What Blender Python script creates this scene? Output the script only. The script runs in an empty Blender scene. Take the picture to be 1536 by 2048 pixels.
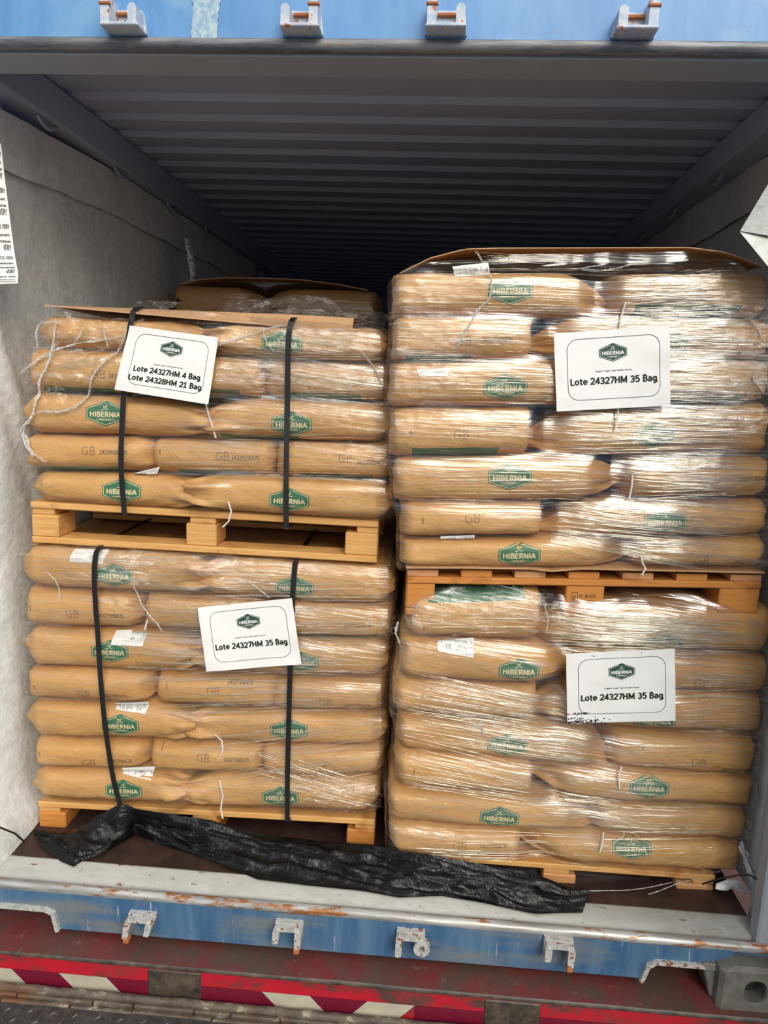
import bpy, bmesh, math, random
import numpy as np
from mathutils import Vector, Matrix, noise
from mathutils.bvhtree import BVHTree

sc = bpy.context.scene
COL = sc.collection
random.seed(7)

# ------------------------------------------------------------------ camera
EYE = np.array([0.0, 0.0, 1.56])
RC = np.array([[0.99568015, 0.05582639, -0.07419206],
               [0.08264646, -0.16870805, 0.98219507],
               [0.04231561, -0.98408384, -0.17259311]])   # rows: world X, Y, Z seen from the camera (right, down, ahead)
FPX = 1438.0
cam_d = bpy.data.cameras.new('camera')
cam_d.sensor_fit = 'VERTICAL'
cam_d.sensor_height = 36.0
cam_d.lens = FPX / 2048 * 36.0
cam_d.clip_start = 0.05
cam = bpy.data.objects.new('camera', cam_d)
COL.objects.link(cam)
Mx = Matrix(((RC[0, 0], -RC[0, 1], -RC[0, 2], 0), (RC[1, 0], -RC[1, 1], -RC[1, 2], 0),
             (RC[2, 0], -RC[2, 1], -RC[2, 2], EYE[2]), (0, 0, 0, 1)))
cam.matrix_world = Mx
sc.camera = cam

# ------------------------------------------------------------------ view, light
sc.view_settings.view_transform = 'Standard'
sc.view_settings.look = 'None'
sc.view_settings.gamma = 1.0
sc.view_settings.use_curve_mapping = False
sc.view_settings.exposure = -0.40
cy = sc.cycles
cy.max_bounces = 7
cy.diffuse_bounces = 4
cy.glossy_bounces = 3
cy.transmission_bounces = 3
cy.transparent_max_bounces = 16
cy.caustics_reflective = False
cy.caustics_refractive = False

world = bpy.data.worlds.new('daylight')
sc.world = world
world.use_nodes = True
wn = world.node_tree
wn.nodes.clear()
SKY_LOBE = Vector((0.46, -0.60, 0.62)).normalized()
SKY_CORE = Vector((0.30, -0.76, 0.56)).normalized()


def build_world():
    n, l = wn.nodes, wn.links
    tc = n.new('ShaderNodeTexCoord')
    sep = n.new('ShaderNodeSeparateXYZ')
    l.new(tc.outputs['Generated'], sep.inputs[0])
    ramp = n.new('ShaderNodeValToRGB')            # height above the horizon
    mr = n.new('ShaderNodeMapRange')
    mr.inputs['From Min'].default_value = -1
    mr.inputs['From Max'].default_value = 1
    l.new(sep.outputs['Z'], mr.inputs['Value'])
    l.new(mr.outputs[0], ramp.inputs[0])
    e = ramp.color_ramp.elements
    e[0].position = 0.0
    e[0].color = (0.36, 0.37, 0.40, 1)
    e[1].position = 1.0
    e[1].color = (0.85, 0.95, 1.10, 1)
    for p, c in ((0.47, (0.42, 0.43, 0.45, 1)), (0.52, (0.50, 0.52, 0.55, 1)), (0.62, (0.62, 0.66, 0.70, 1))):
        x = e.new(p)
        x.color = c
    last = ramp.outputs[0]
    # broad bright overcast and the brighter gap in the cloud, behind the viewer's right shoulder
    for d, lo, hi, c in ((SKY_LOBE, 0.55, 0.98, (1.5, 1.47, 1.42, 1)), (SKY_CORE, 0.935, 0.985, (13.0, 12.0, 9.9, 1))):
        dot = n.new('ShaderNodeVectorMath')
        dot.operation = 'DOT_PRODUCT'
        l.new(tc.outputs['Generated'], dot.inputs[0])
        dot.inputs[1].default_value = d
        lm = n.new('ShaderNodeMapRange')
        lm.interpolation_type = 'SMOOTHERSTEP'
        lm.inputs['From Min'].default_value = lo
        lm.inputs['From Max'].default_value = hi
        l.new(dot.outputs['Value'], lm.inputs['Value'])
        sclr = n.new('ShaderNodeMix')
        sclr.data_type = 'RGBA'
        l.new(lm.outputs[0], sclr.inputs[0])
        sclr.inputs[6].default_value = (0, 0, 0, 1)
        sclr.inputs[7].default_value = c
        mx = n.new('ShaderNodeMix')
        mx.data_type = 'RGBA'
        mx.blend_type = 'ADD'
        mx.inputs[0].default_value = 1.0
        l.new(last, mx.inputs[6])
        l.new(sclr.outputs[2], mx.inputs[7])
        last = mx.outputs[2]
    bg = n.new('ShaderNodeBackground')
    bg.inputs['Strength'].default_value = 1.0
    l.new(last, bg.inputs['Color'])
    o = n.new('ShaderNodeOutputWorld')
    l.new(bg.outputs[0], o.inputs[0])


build_world()

# ------------------------------------------------------------------ geometry helpers


def ray(px, py):
    return RC @ np.array([px - 768.0, py - 1024.0, FPX])


def on(axis, px, py, val):
    """the point where the sight line through a pixel meets the plane axis = val"""
    r = ray(px, py)
    k = 'XYZ'.index(axis)
    return EYE + r * ((val - EYE[k]) / r[k])


class Frame:
    """upright front plane of one pile: u along the front, v into the container, z up"""
    def __init__(self, x, y, deg):
        a = math.radians(deg)
        self.o = np.array([x, y, 0.0])
        self.u = np.array([math.cos(a), math.sin(a), 0])
        self.v = np.array([-math.sin(a), math.cos(a), 0])

    def W(self, u, v, z):
        return self.o + self.u * u + self.v * v + np.array([0, 0, z])

    def at(self, px, py, v=0.0):
        r = ray(px, py)
        t = (v - (EYE - self.o) @ self.v) / (r @ self.v)
        p = EYE + r * t - self.o
        return float(p @ self.u), float(p[2])


FL = Frame(-1.307, 2.165, 2.0)     # strapped piles
FR = Frame(0.412, 2.115, 4.0)     # piles without straps
ORI = {}


def link(o, parent=None, origin=(0, 0, 0)):
    COL.objects.link(o)
    ORI[o.name] = Vector(origin)
    if parent is not None:
        o.parent = parent
        o.location = Vector(origin) - ORI[parent.name]
    else:
        o.location = Vector(origin)
    return o


class MB:
    """collects faces for one mesh object"""
    def __init__(self):
        self.v, self.f, self.m, self.s = [], [], [], []

    def add(self, verts, faces, mi=0, smooth=False):
        b = len(self.v)
        self.v += [tuple(map(float, p)) for p in verts]
        for f in faces:
            self.f.append(tuple(b + i for i in f))
            self.m.append(mi)
            self.s.append(smooth)

    def grid(self, P, mi=0, smooth=True, closed_u=False):
        """P[i][j] points"""
        ni, nj = len(P), len(P[0])
        vs = [P[i][j] for i in range(ni) for j in range(nj)]
        fs = []
        for i in range(ni - 1):
            for j in range(nj if closed_u else nj - 1):
                k = (j + 1) % nj
                fs.append((i * nj + j, i * nj + k, (i + 1) * nj + k, (i + 1) * nj + j))
        self.add(vs, fs, mi, smooth)

    def box(self, lo, hi, fn=None, bev=0.003, mi=0, seg=1):
        lo, hi = np.array(lo, float), np.array(hi, float)
        bm = bmesh.new()
        bmesh.ops.create_cube(bm, size=1.0)
        c, d = (lo + hi) / 2, hi - lo
        for v in bm.verts:
            v.co = Vector((v.co.x * d[0] + c[0], v.co.y * d[1] + c[1], v.co.z * d[2] + c[2]))
        if bev > 0:
            bmesh.ops.bevel(bm, geom=bm.edges[:], offset=min(bev, min(d) * 0.3), segments=seg, affect='EDGES', profile=0.5)
        bm.verts.index_update()
        vs = [v.co[:] for v in bm.verts]
        if fn:
            vs = [fn(*p) for p in vs]
        self.add(vs, [[v.index for v in f.verts] for f in bm.faces], mi)
        bm.free()

    def prism(self, poly, a, b, fn=None, mi=0, smooth=False):
        """poly in the (x, z) plane, from y = a to y = b"""
        n = len(poly)
        vs = [(x, a, z) for x, z in poly] + [(x, b, z) for x, z in poly]
        if fn:
            vs = [fn(*p) for p in vs]
        fs = [tuple(range(n)), tuple(range(2 * n - 1, n - 1, -1))]
        fs += [(i, i + n, (i + 1) % n + n, (i + 1) % n) for i in range(n)]
        self.add(vs, fs, mi, smooth)

    def tube(self, pts, r, n=8, mi=0, caps=True):
        pts = [Vector(p) for p in pts]
        rs = r if hasattr(r, '__len__') else [r] * len(pts)
        rings = []
        up = Vector((0.13, -0.9, 0.4)).normalized()
        for i, p in enumerate(pts):
            t = (pts[min(i + 1, len(pts) - 1)] - pts[max(i - 1, 0)]).normalized()
            a = t.cross(up)
            if a.length < 1e-4:
                a = t.cross(Vector((1, 0, 0)))
            a.normalize()
            b = t.cross(a)
            rings.append([p + (a * math.cos(k * 2 * math.pi / n) + b * math.sin(k * 2 * math.pi / n)) * rs[i] for k in range(n)])
        self.grid(rings, mi, True, True)
        if caps:
            b = len(self.v) - n * len(pts)
            self.f += [tuple(b + i for i in range(n))[::-1], tuple(b + n * (len(pts) - 1) + i for i in range(n))]
            self.m += [mi, mi]
            self.s += [False, False]

    def build(self, name, mats, parent=None, origin=None, uv=None, attrs=None):
        if not isinstance(mats, (list, tuple)):
            mats = [mats]
        V = np.array(self.v)
        if origin is None:
            lo, hi = V.min(0), V.max(0)
            origin = ((lo[0] + hi[0]) / 2, (lo[1] + hi[1]) / 2, lo[2])
        me = bpy.data.meshes.new(name)
        me.from_pydata([tuple(p) for p in (V - np.array(origin))], [], self.f)
        for m in mats:
            me.materials.append(m)
        me.polygons.foreach_set('material_index', self.m)
        me.polygons.foreach_set('use_smooth', self.s)
        if uv is not None:
            ul = me.uv_layers.new(name='UVMap')
            li = np.zeros(len(me.loops), dtype=np.int32)
            me.loops.foreach_get('vertex_index', li)
            ul.data.foreach_set('uv', np.asarray(uv, dtype=np.float32)[li].ravel())
        for k, a in (attrs or {}).items():
            at = me.attributes.new(k, 'FLOAT', 'POINT')
            at.data.foreach_set('value', np.asarray(a, dtype=np.float32))
        me.update()
        o = bpy.data.objects.new(name, me)
        return link(o, parent, origin)


def empty(name, origin):
    o = bpy.data.objects.new(name, None)
    o.empty_display_size = 0.05
    return link(o, None, origin)


def tag(o, label, cat=None, group=None, kind=None):
    o['label'] = label
    if cat:
        o['category'] = cat
    if group:
        o['group'] = group
    if kind:
        o['kind'] = kind
    return o


def fbm(x, y, z, o=3):
    s, a = 0.0, 1.0
    for _ in range(o):
        s += a * noise.noise(Vector((x, y, z)))
        x, y, z, a = x * 2.03, y * 2.03, z * 2.03, a * 0.5
    return s


def smooth(t):
    t = max(0.0, min(1.0, t))
    return t * t * (3 - 2 * t)


def lerp(a, b, t):
    return a + (b - a) * t


def poly_at(pts, x):
    return float(np.interp(x, [p[0] for p in pts], [p[1] for p in pts]))


# ------------------------------------------------------------------ materials


class G:
    def __init__(self, name):
        self.m = bpy.data.materials.new(name)
        self.m.use_nodes = True
        self.t = self.m.node_tree
        self.t.nodes.clear()

    def n(self, typ, **kw):
        x = self.t.nodes.new('ShaderNode' + typ)
        for k, v in kw.items():
            if k.startswith('i_'):
                key = k[2:].replace('_', ' ')
                key = int(key) if key.isdigit() else key
                if hasattr(v, 'is_linked') or isinstance(v, bpy.types.NodeSocket):
                    self.t.links.new(v, x.inputs[key])
                else:
                    x.inputs[key].default_value = v
            else:
                setattr(x, k, v)
        return x

    def noise(self, vec, scale, detail=3, rough=0.55, dist=0.0):
        return self.n('TexNoise', i_Vector=vec, i_Scale=scale, i_Detail=detail, i_Roughness=rough, i_Distortion=dist).outputs[0]

    def ramp(self, fac, stops):
        r = self.n('ValToRGB', i_Fac=fac)
        e = r.color_ramp.elements
        e[0].position, e[0].color = stops[0][0], tuple(stops[0][1]) + (1,)
        e[1].position, e[1].color = stops[-1][0], tuple(stops[-1][1]) + (1,)
        for p, c in stops[1:-1]:
            x = e.new(p)
            x.color = tuple(c) + (1,)
        return r.outputs[0]

    def val(self, fac, a, b, lo=0.0, hi=1.0):
        return self.n('MapRange', i_Value=fac, i_From_Min=a, i_From_Max=b, i_To_Min=lo, i_To_Max=hi).outputs[0]

    def mix(self, fac, a, b):
        x = self.n('Mix', data_type='RGBA')
        for i, v in ((0, fac), (6, a), (7, b)):
            if isinstance(v, bpy.types.NodeSocket):
                self.t.links.new(v, x.inputs[i])
            else:
                x.inputs[i].default_value = v if i == 0 else tuple(v) + (1,)
        return x.outputs[2]

    def math(self, op, a, b=0.0):
        x = self.n('Math', operation=op)
        for i, v in ((0, a), (1, b)):
            if isinstance(v, bpy.types.NodeSocket):
                self.t.links.new(v, x.inputs[i])
            else:
                x.inputs[i].default_value = v
        return x.outputs[0]

    def mapping(self, vec, scale=(1, 1, 1), rot=(0, 0, 0)):
        return self.n('Mapping', i_Vector=vec, i_Scale=scale, i_Rotation=rot).outputs[0]

    def obj(self):
        return self.n('TexCoord').outputs['Object']

    def pos(self):
        return self.n('NewGeometry').outputs['Position']

    def bump(self, h, strength=0.3, dist=0.01, normal=None):
        b = self.n('Bump', i_Height=h, i_Strength=strength, i_Distance=dist)
        if normal is not None:
            self.t.links.new(normal, b.inputs['Normal'])
        return b.outputs[0]

    def principled(self, color, rough=0.6, metal=0.0, normal=None, **kw):
        p = self.n('BsdfPrincipled')
        for k, v in (('Base Color', color), ('Roughness', rough), ('Metallic', metal)):
            if isinstance(v, bpy.types.NodeSocket):
                self.t.links.new(v, p.inputs[k])
            else:
                p.inputs[k].default_value = tuple(v) + (1,) if k == 'Base Color' else v
        if normal is not None:
            self.t.links.new(normal, p.inputs['Normal'])
        for k, v in kw.items():
            p.inputs[k.replace('_', ' ')].default_value = v
        return self.out(p.outputs[0])

    def out(self, s):
        o = self.n('OutputMaterial')
        self.t.links.new(s, o.inputs[0])
        return self.m


def plain(name, c, rough=0.6, metal=0.0, **kw):
    g = G(name)
    return g.principled(c, rough, metal, **kw)


M = {}


def materials():
    # kraft paper of the bags
    g = G('kraft_paper')
    p = g.pos()
    big = g.noise(p, 5, 3)
    fib = g.noise(g.mapping(p, (18, 18, 160)), 3, 3)
    c = g.mix(g.val(big, 0.35, 0.7), (0.565, 0.295, 0.080), (0.62, 0.34, 0.11))
    c = g.mix(g.val(fib, 0.35, 0.75, 0.0, 0.35), c, (0.47, 0.26, 0.10))
    wr = g.noise(g.mapping(p, (14, 14, 26)), 1.0, 5, 0.6, 1.2)
    b = g.bump(wr, 0.55, 0.012)
    M['kraft'] = g.principled(c, 0.55, 0, b)
    M['green'] = plain('green_bag_print', (0.018, 0.135, 0.055), 0.5)
    M['ink'] = plain('faint_brown_ink', (0.23, 0.125, 0.045), 0.6)
    M['code'] = plain('dark_code_ink', (0.10, 0.06, 0.03), 0.6)
    M['cream'] = plain('pale_print', (0.72, 0.60, 0.36), 0.6)
    # paper sheets
    g = G('white_paper')
    nz = g.noise(g.pos(), 9, 3)
    M['paper'] = g.principled(g.mix(g.val(nz, 0.3, 0.7), (0.80, 0.80, 0.79), (0.84, 0.84, 0.83)), 0.6, 0, g.bump(nz, 0.25, 0.01))
    M['black_ink'] = plain('black_ink', (0.012, 0.011, 0.013), 0.6)
    M['grey_ink'] = plain('grey_ink', (0.10, 0.10, 0.10), 0.6)
    M['dark_green'] = plain('dark_green_ink', (0.018, 0.062, 0.042), 0.55)
    # wood
    def wood(name, a, b_, dark):
        g = G(name)
        p = g.pos()
        gr = g.noise(g.mapping(p, (6, 20, 150)), 1.0, 4, 0.6, 0.6)
        kn = g.noise(g.mapping(p, (7, 7, 12)), 1.0, 2, 0.5, 1.0)
        c = g.mix(g.val(gr, 0.35, 0.65), a, b_)
        c = g.mix(g.val(kn, 0.60, 0.72, 0, 0.7), c, dark)
        return g.principled(c, 0.65, 0, g.bump(gr, 0.25, 0.004))
    M['pine'] = wood('pallet_pine', (0.58, 0.29, 0.085), (0.68, 0.39, 0.14), (0.38, 0.14, 0.035))
    M['orange_pine'] = wood('orange_pallet_pine', (0.50, 0.18, 0.033), (0.58, 0.24, 0.05), (0.30, 0.09, 0.018))
    M['red_pine'] = wood('reddish_pallet_pine', (0.52, 0.24, 0.095), (0.62, 0.32, 0.14), (0.33, 0.12, 0.05))
    # cardboard sheet
    g = G('cardboard')
    fl = g.noise(g.mapping(g.pos(), (60, 4, 4)), 1.0, 3)
    M['card'] = g.principled(g.mix(g.val(fl, 0.3, 0.7), (0.50, 0.29, 0.15), (0.58, 0.35, 0.19)), 0.65, 0, g.bump(fl, 0.1, 0.003))
    M['strap'] = plain('black_strapping', (0.010, 0.010, 0.012), 0.38)
    M['string'] = plain('white_string', (0.82, 0.81, 0.78), 0.7)
    # stretch film: clear multi-layer film, folds and whitened streaks placed to paint in highlights
    g = G('stretch_film')
    uv = g.n('TexCoord').outputs['UV']
    dens = g.n('Attribute', attribute_name='highlight_density').outputs['Fac']
    crk = g.n('Attribute', attribute_name='crinkle').outputs['Fac']
    s1 = g.noise(g.mapping(uv, (3.0, 85, 1)), 1.0, 2.5, 0.55, 0.15)
    s2 = g.noise(g.mapping(uv, (7.0, 250, 1)), 1.0, 2, 0.6, 0.1)
    patch = g.noise(g.mapping(uv, (4.0, 9, 1)), 1.0, 3, 0.6)
    iso = g.noise(g.mapping(uv, (24, 60, 1)), 1.0, 5, 0.72, 1.6)
    h = g.math('ADD', g.math('MULTIPLY', s1, 1.0), g.math('MULTIPLY', s2, 0.35))
    h = g.math('ADD', h, g.math('MULTIPLY', g.math('MULTIPLY', iso, crk), 2.6))
    bst = g.math('ADD', 0.22, g.math('MULTIPLY', dens, 0.62))
    bn = g.n('Bump', i_Height=h, i_Distance=0.0055)
    g.t.links.new(bst, bn.inputs['Strength'])
    nrm = bn.outputs[0]
    gl = g.n('BsdfGlossy', i_Color=(1, 1, 1, 1), i_Roughness=0.07)
    g.t.links.new(nrm, gl.inputs['Normal'])
    tr = g.n('BsdfTransparent', i_Color=(0.985, 0.98, 0.97, 1))
    lw = g.n('LayerWeight', i_Blend=0.25)
    g.t.links.new(nrm, lw.inputs['Normal'])
    lay = g.math('ADD', 0.25, g.math('ADD', g.math('MULTIPLY', g.val(s2, 0.42, 0.66), 1.0), g.math('MULTIPLY', g.val(s1, 0.45, 0.66), 0.9)))   # layers of film
    gf = g.math('ADD', g.math('MULTIPLY', lw.outputs['Facing'], 0.12), g.math('MULTIPLY', lay, g.math('ADD', 0.035, g.math('MULTIPLY', dens, 0.27))))
    gf = g.math('MINIMUM', gf, 0.75)
    m1 = g.n('MixShader', i_0=gf, i_1=tr.outputs[0], i_2=gl.outputs[0])
    df = g.n('BsdfDiffuse', i_Color=(0.85, 0.84, 0.80, 1))
    tl = g.n('BsdfTranslucent', i_Color=(0.85, 0.84, 0.80, 1))
    hz = g.n('MixShader', i_0=0.35, i_1=df.outputs[0], i_2=tl.outputs[0])
    ridge = g.val(s1, 0.58, 0.70)
    fine = g.val(s2, 0.52, 0.72)
    isor = g.val(iso, 0.55, 0.68)
    hf = g.math('MULTIPLY', g.math('ADD', g.math('MULTIPLY', ridge, 0.7), g.math('MULTIPLY', fine, 0.35)), g.val(patch, 0.30, 0.62))
    hf = g.math('MULTIPLY', hf, g.math('ADD', 0.02, g.math('MULTIPLY', dens, 0.42)))
    hf = g.math('ADD', hf, g.math('MULTIPLY', g.math('MULTIPLY', isor, crk), 0.62))
    hf = g.math('MINIMUM', g.math('ADD', hf, 0.015), 0.7)
    m2 = g.n('MixShader', i_0=hf, i_1=m1.outputs[0], i_2=hz.outputs[0])
    M['film'] = g.out(m2.outputs[0])
    g = G('twisted_film')
    nz = g.noise(g.pos(), 120, 4, 0.7)
    gl = g.n('BsdfGlossy', i_Color=(1, 1, 1, 1), i_Roughness=0.16, i_Normal=g.bump(nz, 1.0, 0.01))
    df = g.n('BsdfDiffuse', i_Color=(0.86, 0.85, 0.82, 1))
    tr = g.n('BsdfTransparent')
    a = g.n('MixShader', i_0=0.4, i_1=df.outputs[0], i_2=gl.outputs[0])
    b = g.n('MixShader', i_0=g.val(nz, 0.38, 0.62, 0.12, 0.85), i_1=tr.outputs[0], i_2=a.outputs[0])
    M['rope'] = g.out(b.outputs[0])
    g = G('glint_film')
    nz = g.noise(g.mapping(g.pos(), (30, 30, 200)), 1.0, 3, 0.6)
    gl = g.n('BsdfGlossy', i_Color=(1, 0.965, 0.86, 1), i_Roughness=0.20)
    df = g.n('BsdfDiffuse', i_Color=(0.90, 0.82, 0.64, 1))  # cream colour paints in the glints along the film
    tr = g.n('BsdfTransparent')
    a = g.n('MixShader', i_0=0.65, i_1=df.outputs[0], i_2=gl.outputs[0])
    b = g.n('MixShader', i_0=g.val(nz, 0.38, 0.60, 0.06, 0.80), i_1=tr.outputs[0], i_2=a.outputs[0])
    M['strand'] = g.out(b.outputs[0])
    # liner fabric
    g = G('liner_fabric')
    p = g.pos()
    n1 = g.noise(p, 28, 5, 0.65, 0.4)
    n2 = g.noise(p, 4, 3)
    c = g.mix(g.val(n1, 0.3, 0.72), (0.58, 0.595, 0.585), (0.88, 0.885, 0.87))
    c = g.mix(g.val(n2, 0.35, 0.7, 0, 0.45), c, (0.56, 0.57, 0.56))
    M['liner'] = g.principled(c, 0.75, 0, g.bump(n1, 0.35, 0.012))
    # container steel
    g = G('blue_paint')
    p = g.pos()
    n1 = g.noise(g.mapping(p, (9, 9, 2.2)), 1.0, 5, 0.62, 0.4)
    n2 = g.noise(p, 42, 4, 0.6)
    n3 = g.noise(p, 6, 3)
    c = g.mix(g.val(n1, 0.35, 0.68), (0.09, 0.25, 0.53), (0.155, 0.345, 0.62))
    c = g.mix(g.val(n3, 0.55, 0.72, 0, 0.5), c, (0.27, 0.42, 0.58))
    c = g.mix(g.val(n2, 0.70, 0.74), c, (0.32, 0.15, 0.07))
    M['blue'] = g.principled(c, 0.42, 0, g.bump(n2, 0.06, 0.004))
    g = G('weathered_blue_paint')
    p = g.pos()
    n1 = g.noise(g.mapping(p, (16, 16, 3)), 1.0, 5, 0.65, 0.5)
    n2 = g.noise(g.mapping(p, (70, 70, 9)), 1.0, 3, 0.6)
    n3 = g.noise(g.mapping(p, (3, 3, 14)), 1.0, 4)
    c = g.mix(g.val(n1, 0.38, 0.64), (0.038, 0.105, 0.22), (0.085, 0.17, 0.27))
    c = g.mix(g.val(n3, 0.47, 0.64, 0, 0.8), c, (0.17, 0.18, 0.175))
    c = g.mix(g.val(n2, 0.64, 0.76, 0, 0.55), c, (0.47, 0.52, 0.55))
    c = g.mix(g.val(g.noise(p, 33, 5, 0.7), 0.67, 0.73), c, (0.30, 0.12, 0.04))
    M['old_blue'] = g.principled(c, 0.5, 0, g.bump(n1, 0.1, 0.004))
    g = G('inside_grey_paint')
    n1 = g.noise(g.pos(), 5, 4)
    M['inside'] = g.principled(g.mix(n1, (0.38, 0.44, 0.58), (0.44, 0.50, 0.65)), 0.55)
    g = G('post_grey_paint')
    n1 = g.noise(g.pos(), 12, 4)
    M['post'] = g.principled(g.mix(n1, (0.30, 0.33, 0.37), (0.38, 0.41, 0.45)), 0.5)
    g = G('sill_paint')
    p = g.pos()
    n1 = g.noise(g.mapping(p, (7, 16, 16)), 1.0, 5, 0.65)
    r1 = g.noise(g.mapping(p, (20, 45, 60)), 1.0, 6, 0.75)
    c = g.mix(g.val(n1, 0.3, 0.7), (0.33, 0.33, 0.31), (0.45, 0.45, 0.425))
    c = g.mix(g.val(n1, 0.55, 0.72, 0, 0.7), c, (0.27, 0.245, 0.20))
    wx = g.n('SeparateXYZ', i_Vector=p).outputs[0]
    rs = g.math('ADD', r1, g.math('MULTIPLY', g.val(g.noise(p, 3.1, 2), 0.5, 0.75), 0.09))
    c = g.mix(g.val(rs, 0.635, 0.66), c, (0.12, 0.035, 0.025))
    c = g.mix(g.math('MULTIPLY', g.val(wx, 0.1, 0.8), g.val(n1, 0.35, 0.65, 0.25, 0.85)), c, (0.16, 0.15, 0.135))   # grime, and painted-in shade darkening the right end
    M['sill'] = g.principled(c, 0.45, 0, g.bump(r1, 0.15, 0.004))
    g = G('bare_lip_steel')
    p = g.pos()
    r1 = g.noise(g.mapping(p, (7, 30, 30)), 1.0, 6, 0.72)
    r2 = g.noise(g.mapping(p, (4, 60, 60)), 1.0, 4, 0.6)
    c = g.mix(g.val(r2, 0.35, 0.65), (0.22, 0.22, 0.21), (0.50, 0.50, 0.49))
    c = g.mix(g.val(r1, 0.55, 0.60), c, (0.30, 0.11, 0.03))
    c = g.mix(g.val(r1, 0.66, 0.70), c, (0.10, 0.05, 0.035))
    M['lip'] = g.principled(c, 0.38, 0.35, g.bump(r1, 0.2, 0.004))
    g = G('gutter_steel')
    p = g.pos()
    r1 = g.noise(g.mapping(p, (5, 30, 40)), 1.0, 5, 0.7)
    c = g.mix(g.val(r1, 0.40, 0.62), (0.09, 0.10, 0.12), (0.24, 0.24, 0.25))
    c = g.mix(g.val(r1, 0.64, 0.68), c, (0.27, 0.14, 0.07))
    M['gutter'] = g.principled(c, 0.45, 0.2, g.bump(r1, 0.2, 0.004))
    g = G('keeper_paint')
    p = g.pos()
    r1 = g.noise(p, 45, 5, 0.65)
    c = g.mix(g.val(r1, 0.36, 0.6), (0.33, 0.44, 0.60), (0.60, 0.60, 0.63))
    c = g.mix(g.val(r1, 0.60, 0.65), c, (0.36, 0.13, 0.05))
    M['keeper'] = g.principled(c, 0.5, 0, g.bump(r1, 0.25, 0.005))
    g = G('worn_keeper_steel')
    p = g.pos()
    r1 = g.noise(p, 50, 5, 0.65)
    c = g.mix(g.val(r1, 0.36, 0.6), (0.34, 0.35, 0.34), (0.58, 0.58, 0.56))
    c = g.mix(g.val(r1, 0.56, 0.62), c, (0.25, 0.11, 0.06))
    M['keeper2'] = g.principled(c, 0.5, 0.1, g.bump(r1, 0.25, 0.005))
    M['rust'] = plain('rust', (0.36, 0.12, 0.04), 0.8)
    g = G('casting_paint')
    p = g.pos()
    r1 = g.noise(p, 18, 5, 0.65)
    c = g.mix(g.val(r1, 0.35, 0.65), (0.105, 0.097, 0.085), (0.175, 0.165, 0.150))
    c = g.mix(g.val(r1, 0.63, 0.68), c, (0.12, 0.06, 0.04))
    M['casting'] = g.principled(c, 0.6, 0, g.bump(r1, 0.2, 0.005))
    # plywood floor
    g = G('dark_plywood')
    p = g.pos()
    n1 = g.noise(g.mapping(p, (9, 9, 9)), 1.0, 5, 0.6, 0.8)
    c = g.mix(g.val(n1, 0.35, 0.66), (0.026, 0.0125, 0.011), (0.055, 0.027, 0.022))
    M['ply'] = g.principled(c, 0.5, 0, g.bump(n1, 0.1, 0.004))
    # black sheeting
    g = G('black_sheeting')
    p = g.pos()
    n1 = g.noise(p, 26, 5, 0.6, 1.2)
    n2 = g.noise(p, 95, 3, 0.6, 0.8)
    M['black'] = g.principled((0.003, 0.0035, 0.0045), 0.16, 0, g.bump(n2, 0.15, 0.004, g.bump(n1, 0.6, 0.012)), Specular_IOR_Level=0.33)
    # chassis
    g = G('chassis_red')
    p = g.pos()
    n1 = g.noise(g.mapping(p, (7, 5, 7)), 1.0, 5, 0.65, 0.7)
    n2 = g.noise(p, 30, 5, 0.7)
    c = g.mix(g.val(n1, 0.38, 0.62), (0.075, 0.048, 0.037), (0.155, 0.022, 0.024))
    c = g.mix(g.val(n2, 0.60, 0.70, 0, 0.8), c, (0.16, 0.10, 0.065))
    M['chassis'] = g.principled(c, 0.55, 0, g.bump(n2, 0.15, 0.004))
    g = G('bright_red_paint')
    p = g.pos()
    n1 = g.noise(g.mapping(p, (9, 9, 16)), 1.0, 5, 0.65)
    c = g.mix(g.val(n1, 0.40, 0.66), (0.46, 0.010, 0.028), (0.33, 0.014, 0.024))
    c = g.mix(g.val(n1, 0.52, 0.66), c, (0.075, 0.042, 0.036))
    c = g.mix(g.val(g.noise(p, 5, 4, 0.6), 0.52, 0.66, 0, 0.9), c, (0.12, 0.045, 0.040))
    M['red'] = g.principled(c, 0.42)
    g = G('red_reflective_tape')
    n1 = g.noise(g.pos(), 14, 4)
    M['tape_red'] = g.principled(g.mix(n1, (0.17, 0.006, 0.03), (0.12, 0.006, 0.02)), 0.35)
    g = G('white_reflective_tape')
    n1 = g.noise(g.pos(), 14, 4, 0.7)
    M['tape_white'] = g.principled(g.mix(g.val(n1, 0.3, 0.7), (0.50, 0.46, 0.36), (0.36, 0.33, 0.26)), 0.4)
    g = G('oily_steel')
    n1 = g.noise(g.pos(), 22, 5, 0.7)
    M['oily'] = g.principled(g.mix(g.val(n1, 0.35, 0.7), (0.018, 0.018, 0.017), (0.12, 0.085, 0.06)), 0.5)
    g = G('rusty_dock_steel')
    p = g.pos()
    n1 = g.noise(g.mapping(p, (18, 30, 30)), 1.0, 6, 0.7)
    n2 = g.noise(p, 5, 3)
    c = g.mix(g.val(n1, 0.35, 0.62), (0.060, 0.043, 0.032), (0.14, 0.115, 0.085))
    c = g.mix(g.val(n1, 0.57, 0.63), c, (0.33, 0.28, 0.20))
    c = g.mix(g.val(n2, 0.55, 0.7, 0, 0.7), c, (0.17, 0.065, 0.025))
    M['dock_rust'] = g.principled(c, 0.65, 0.1, g.bump(n1, 0.4, 0.006))
    g = G('checker_plate_steel')
    n1 = g.noise(g.pos(), 40, 5, 0.65)
    M['checker'] = g.principled(g.mix(g.val(n1, 0.35, 0.7), (0.05, 0.05, 0.05), (0.11, 0.107, 0.102)), 0.40, 0.45, g.bump(n1, 0.2, 0.004))
    g = G('clear_tape')
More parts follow.
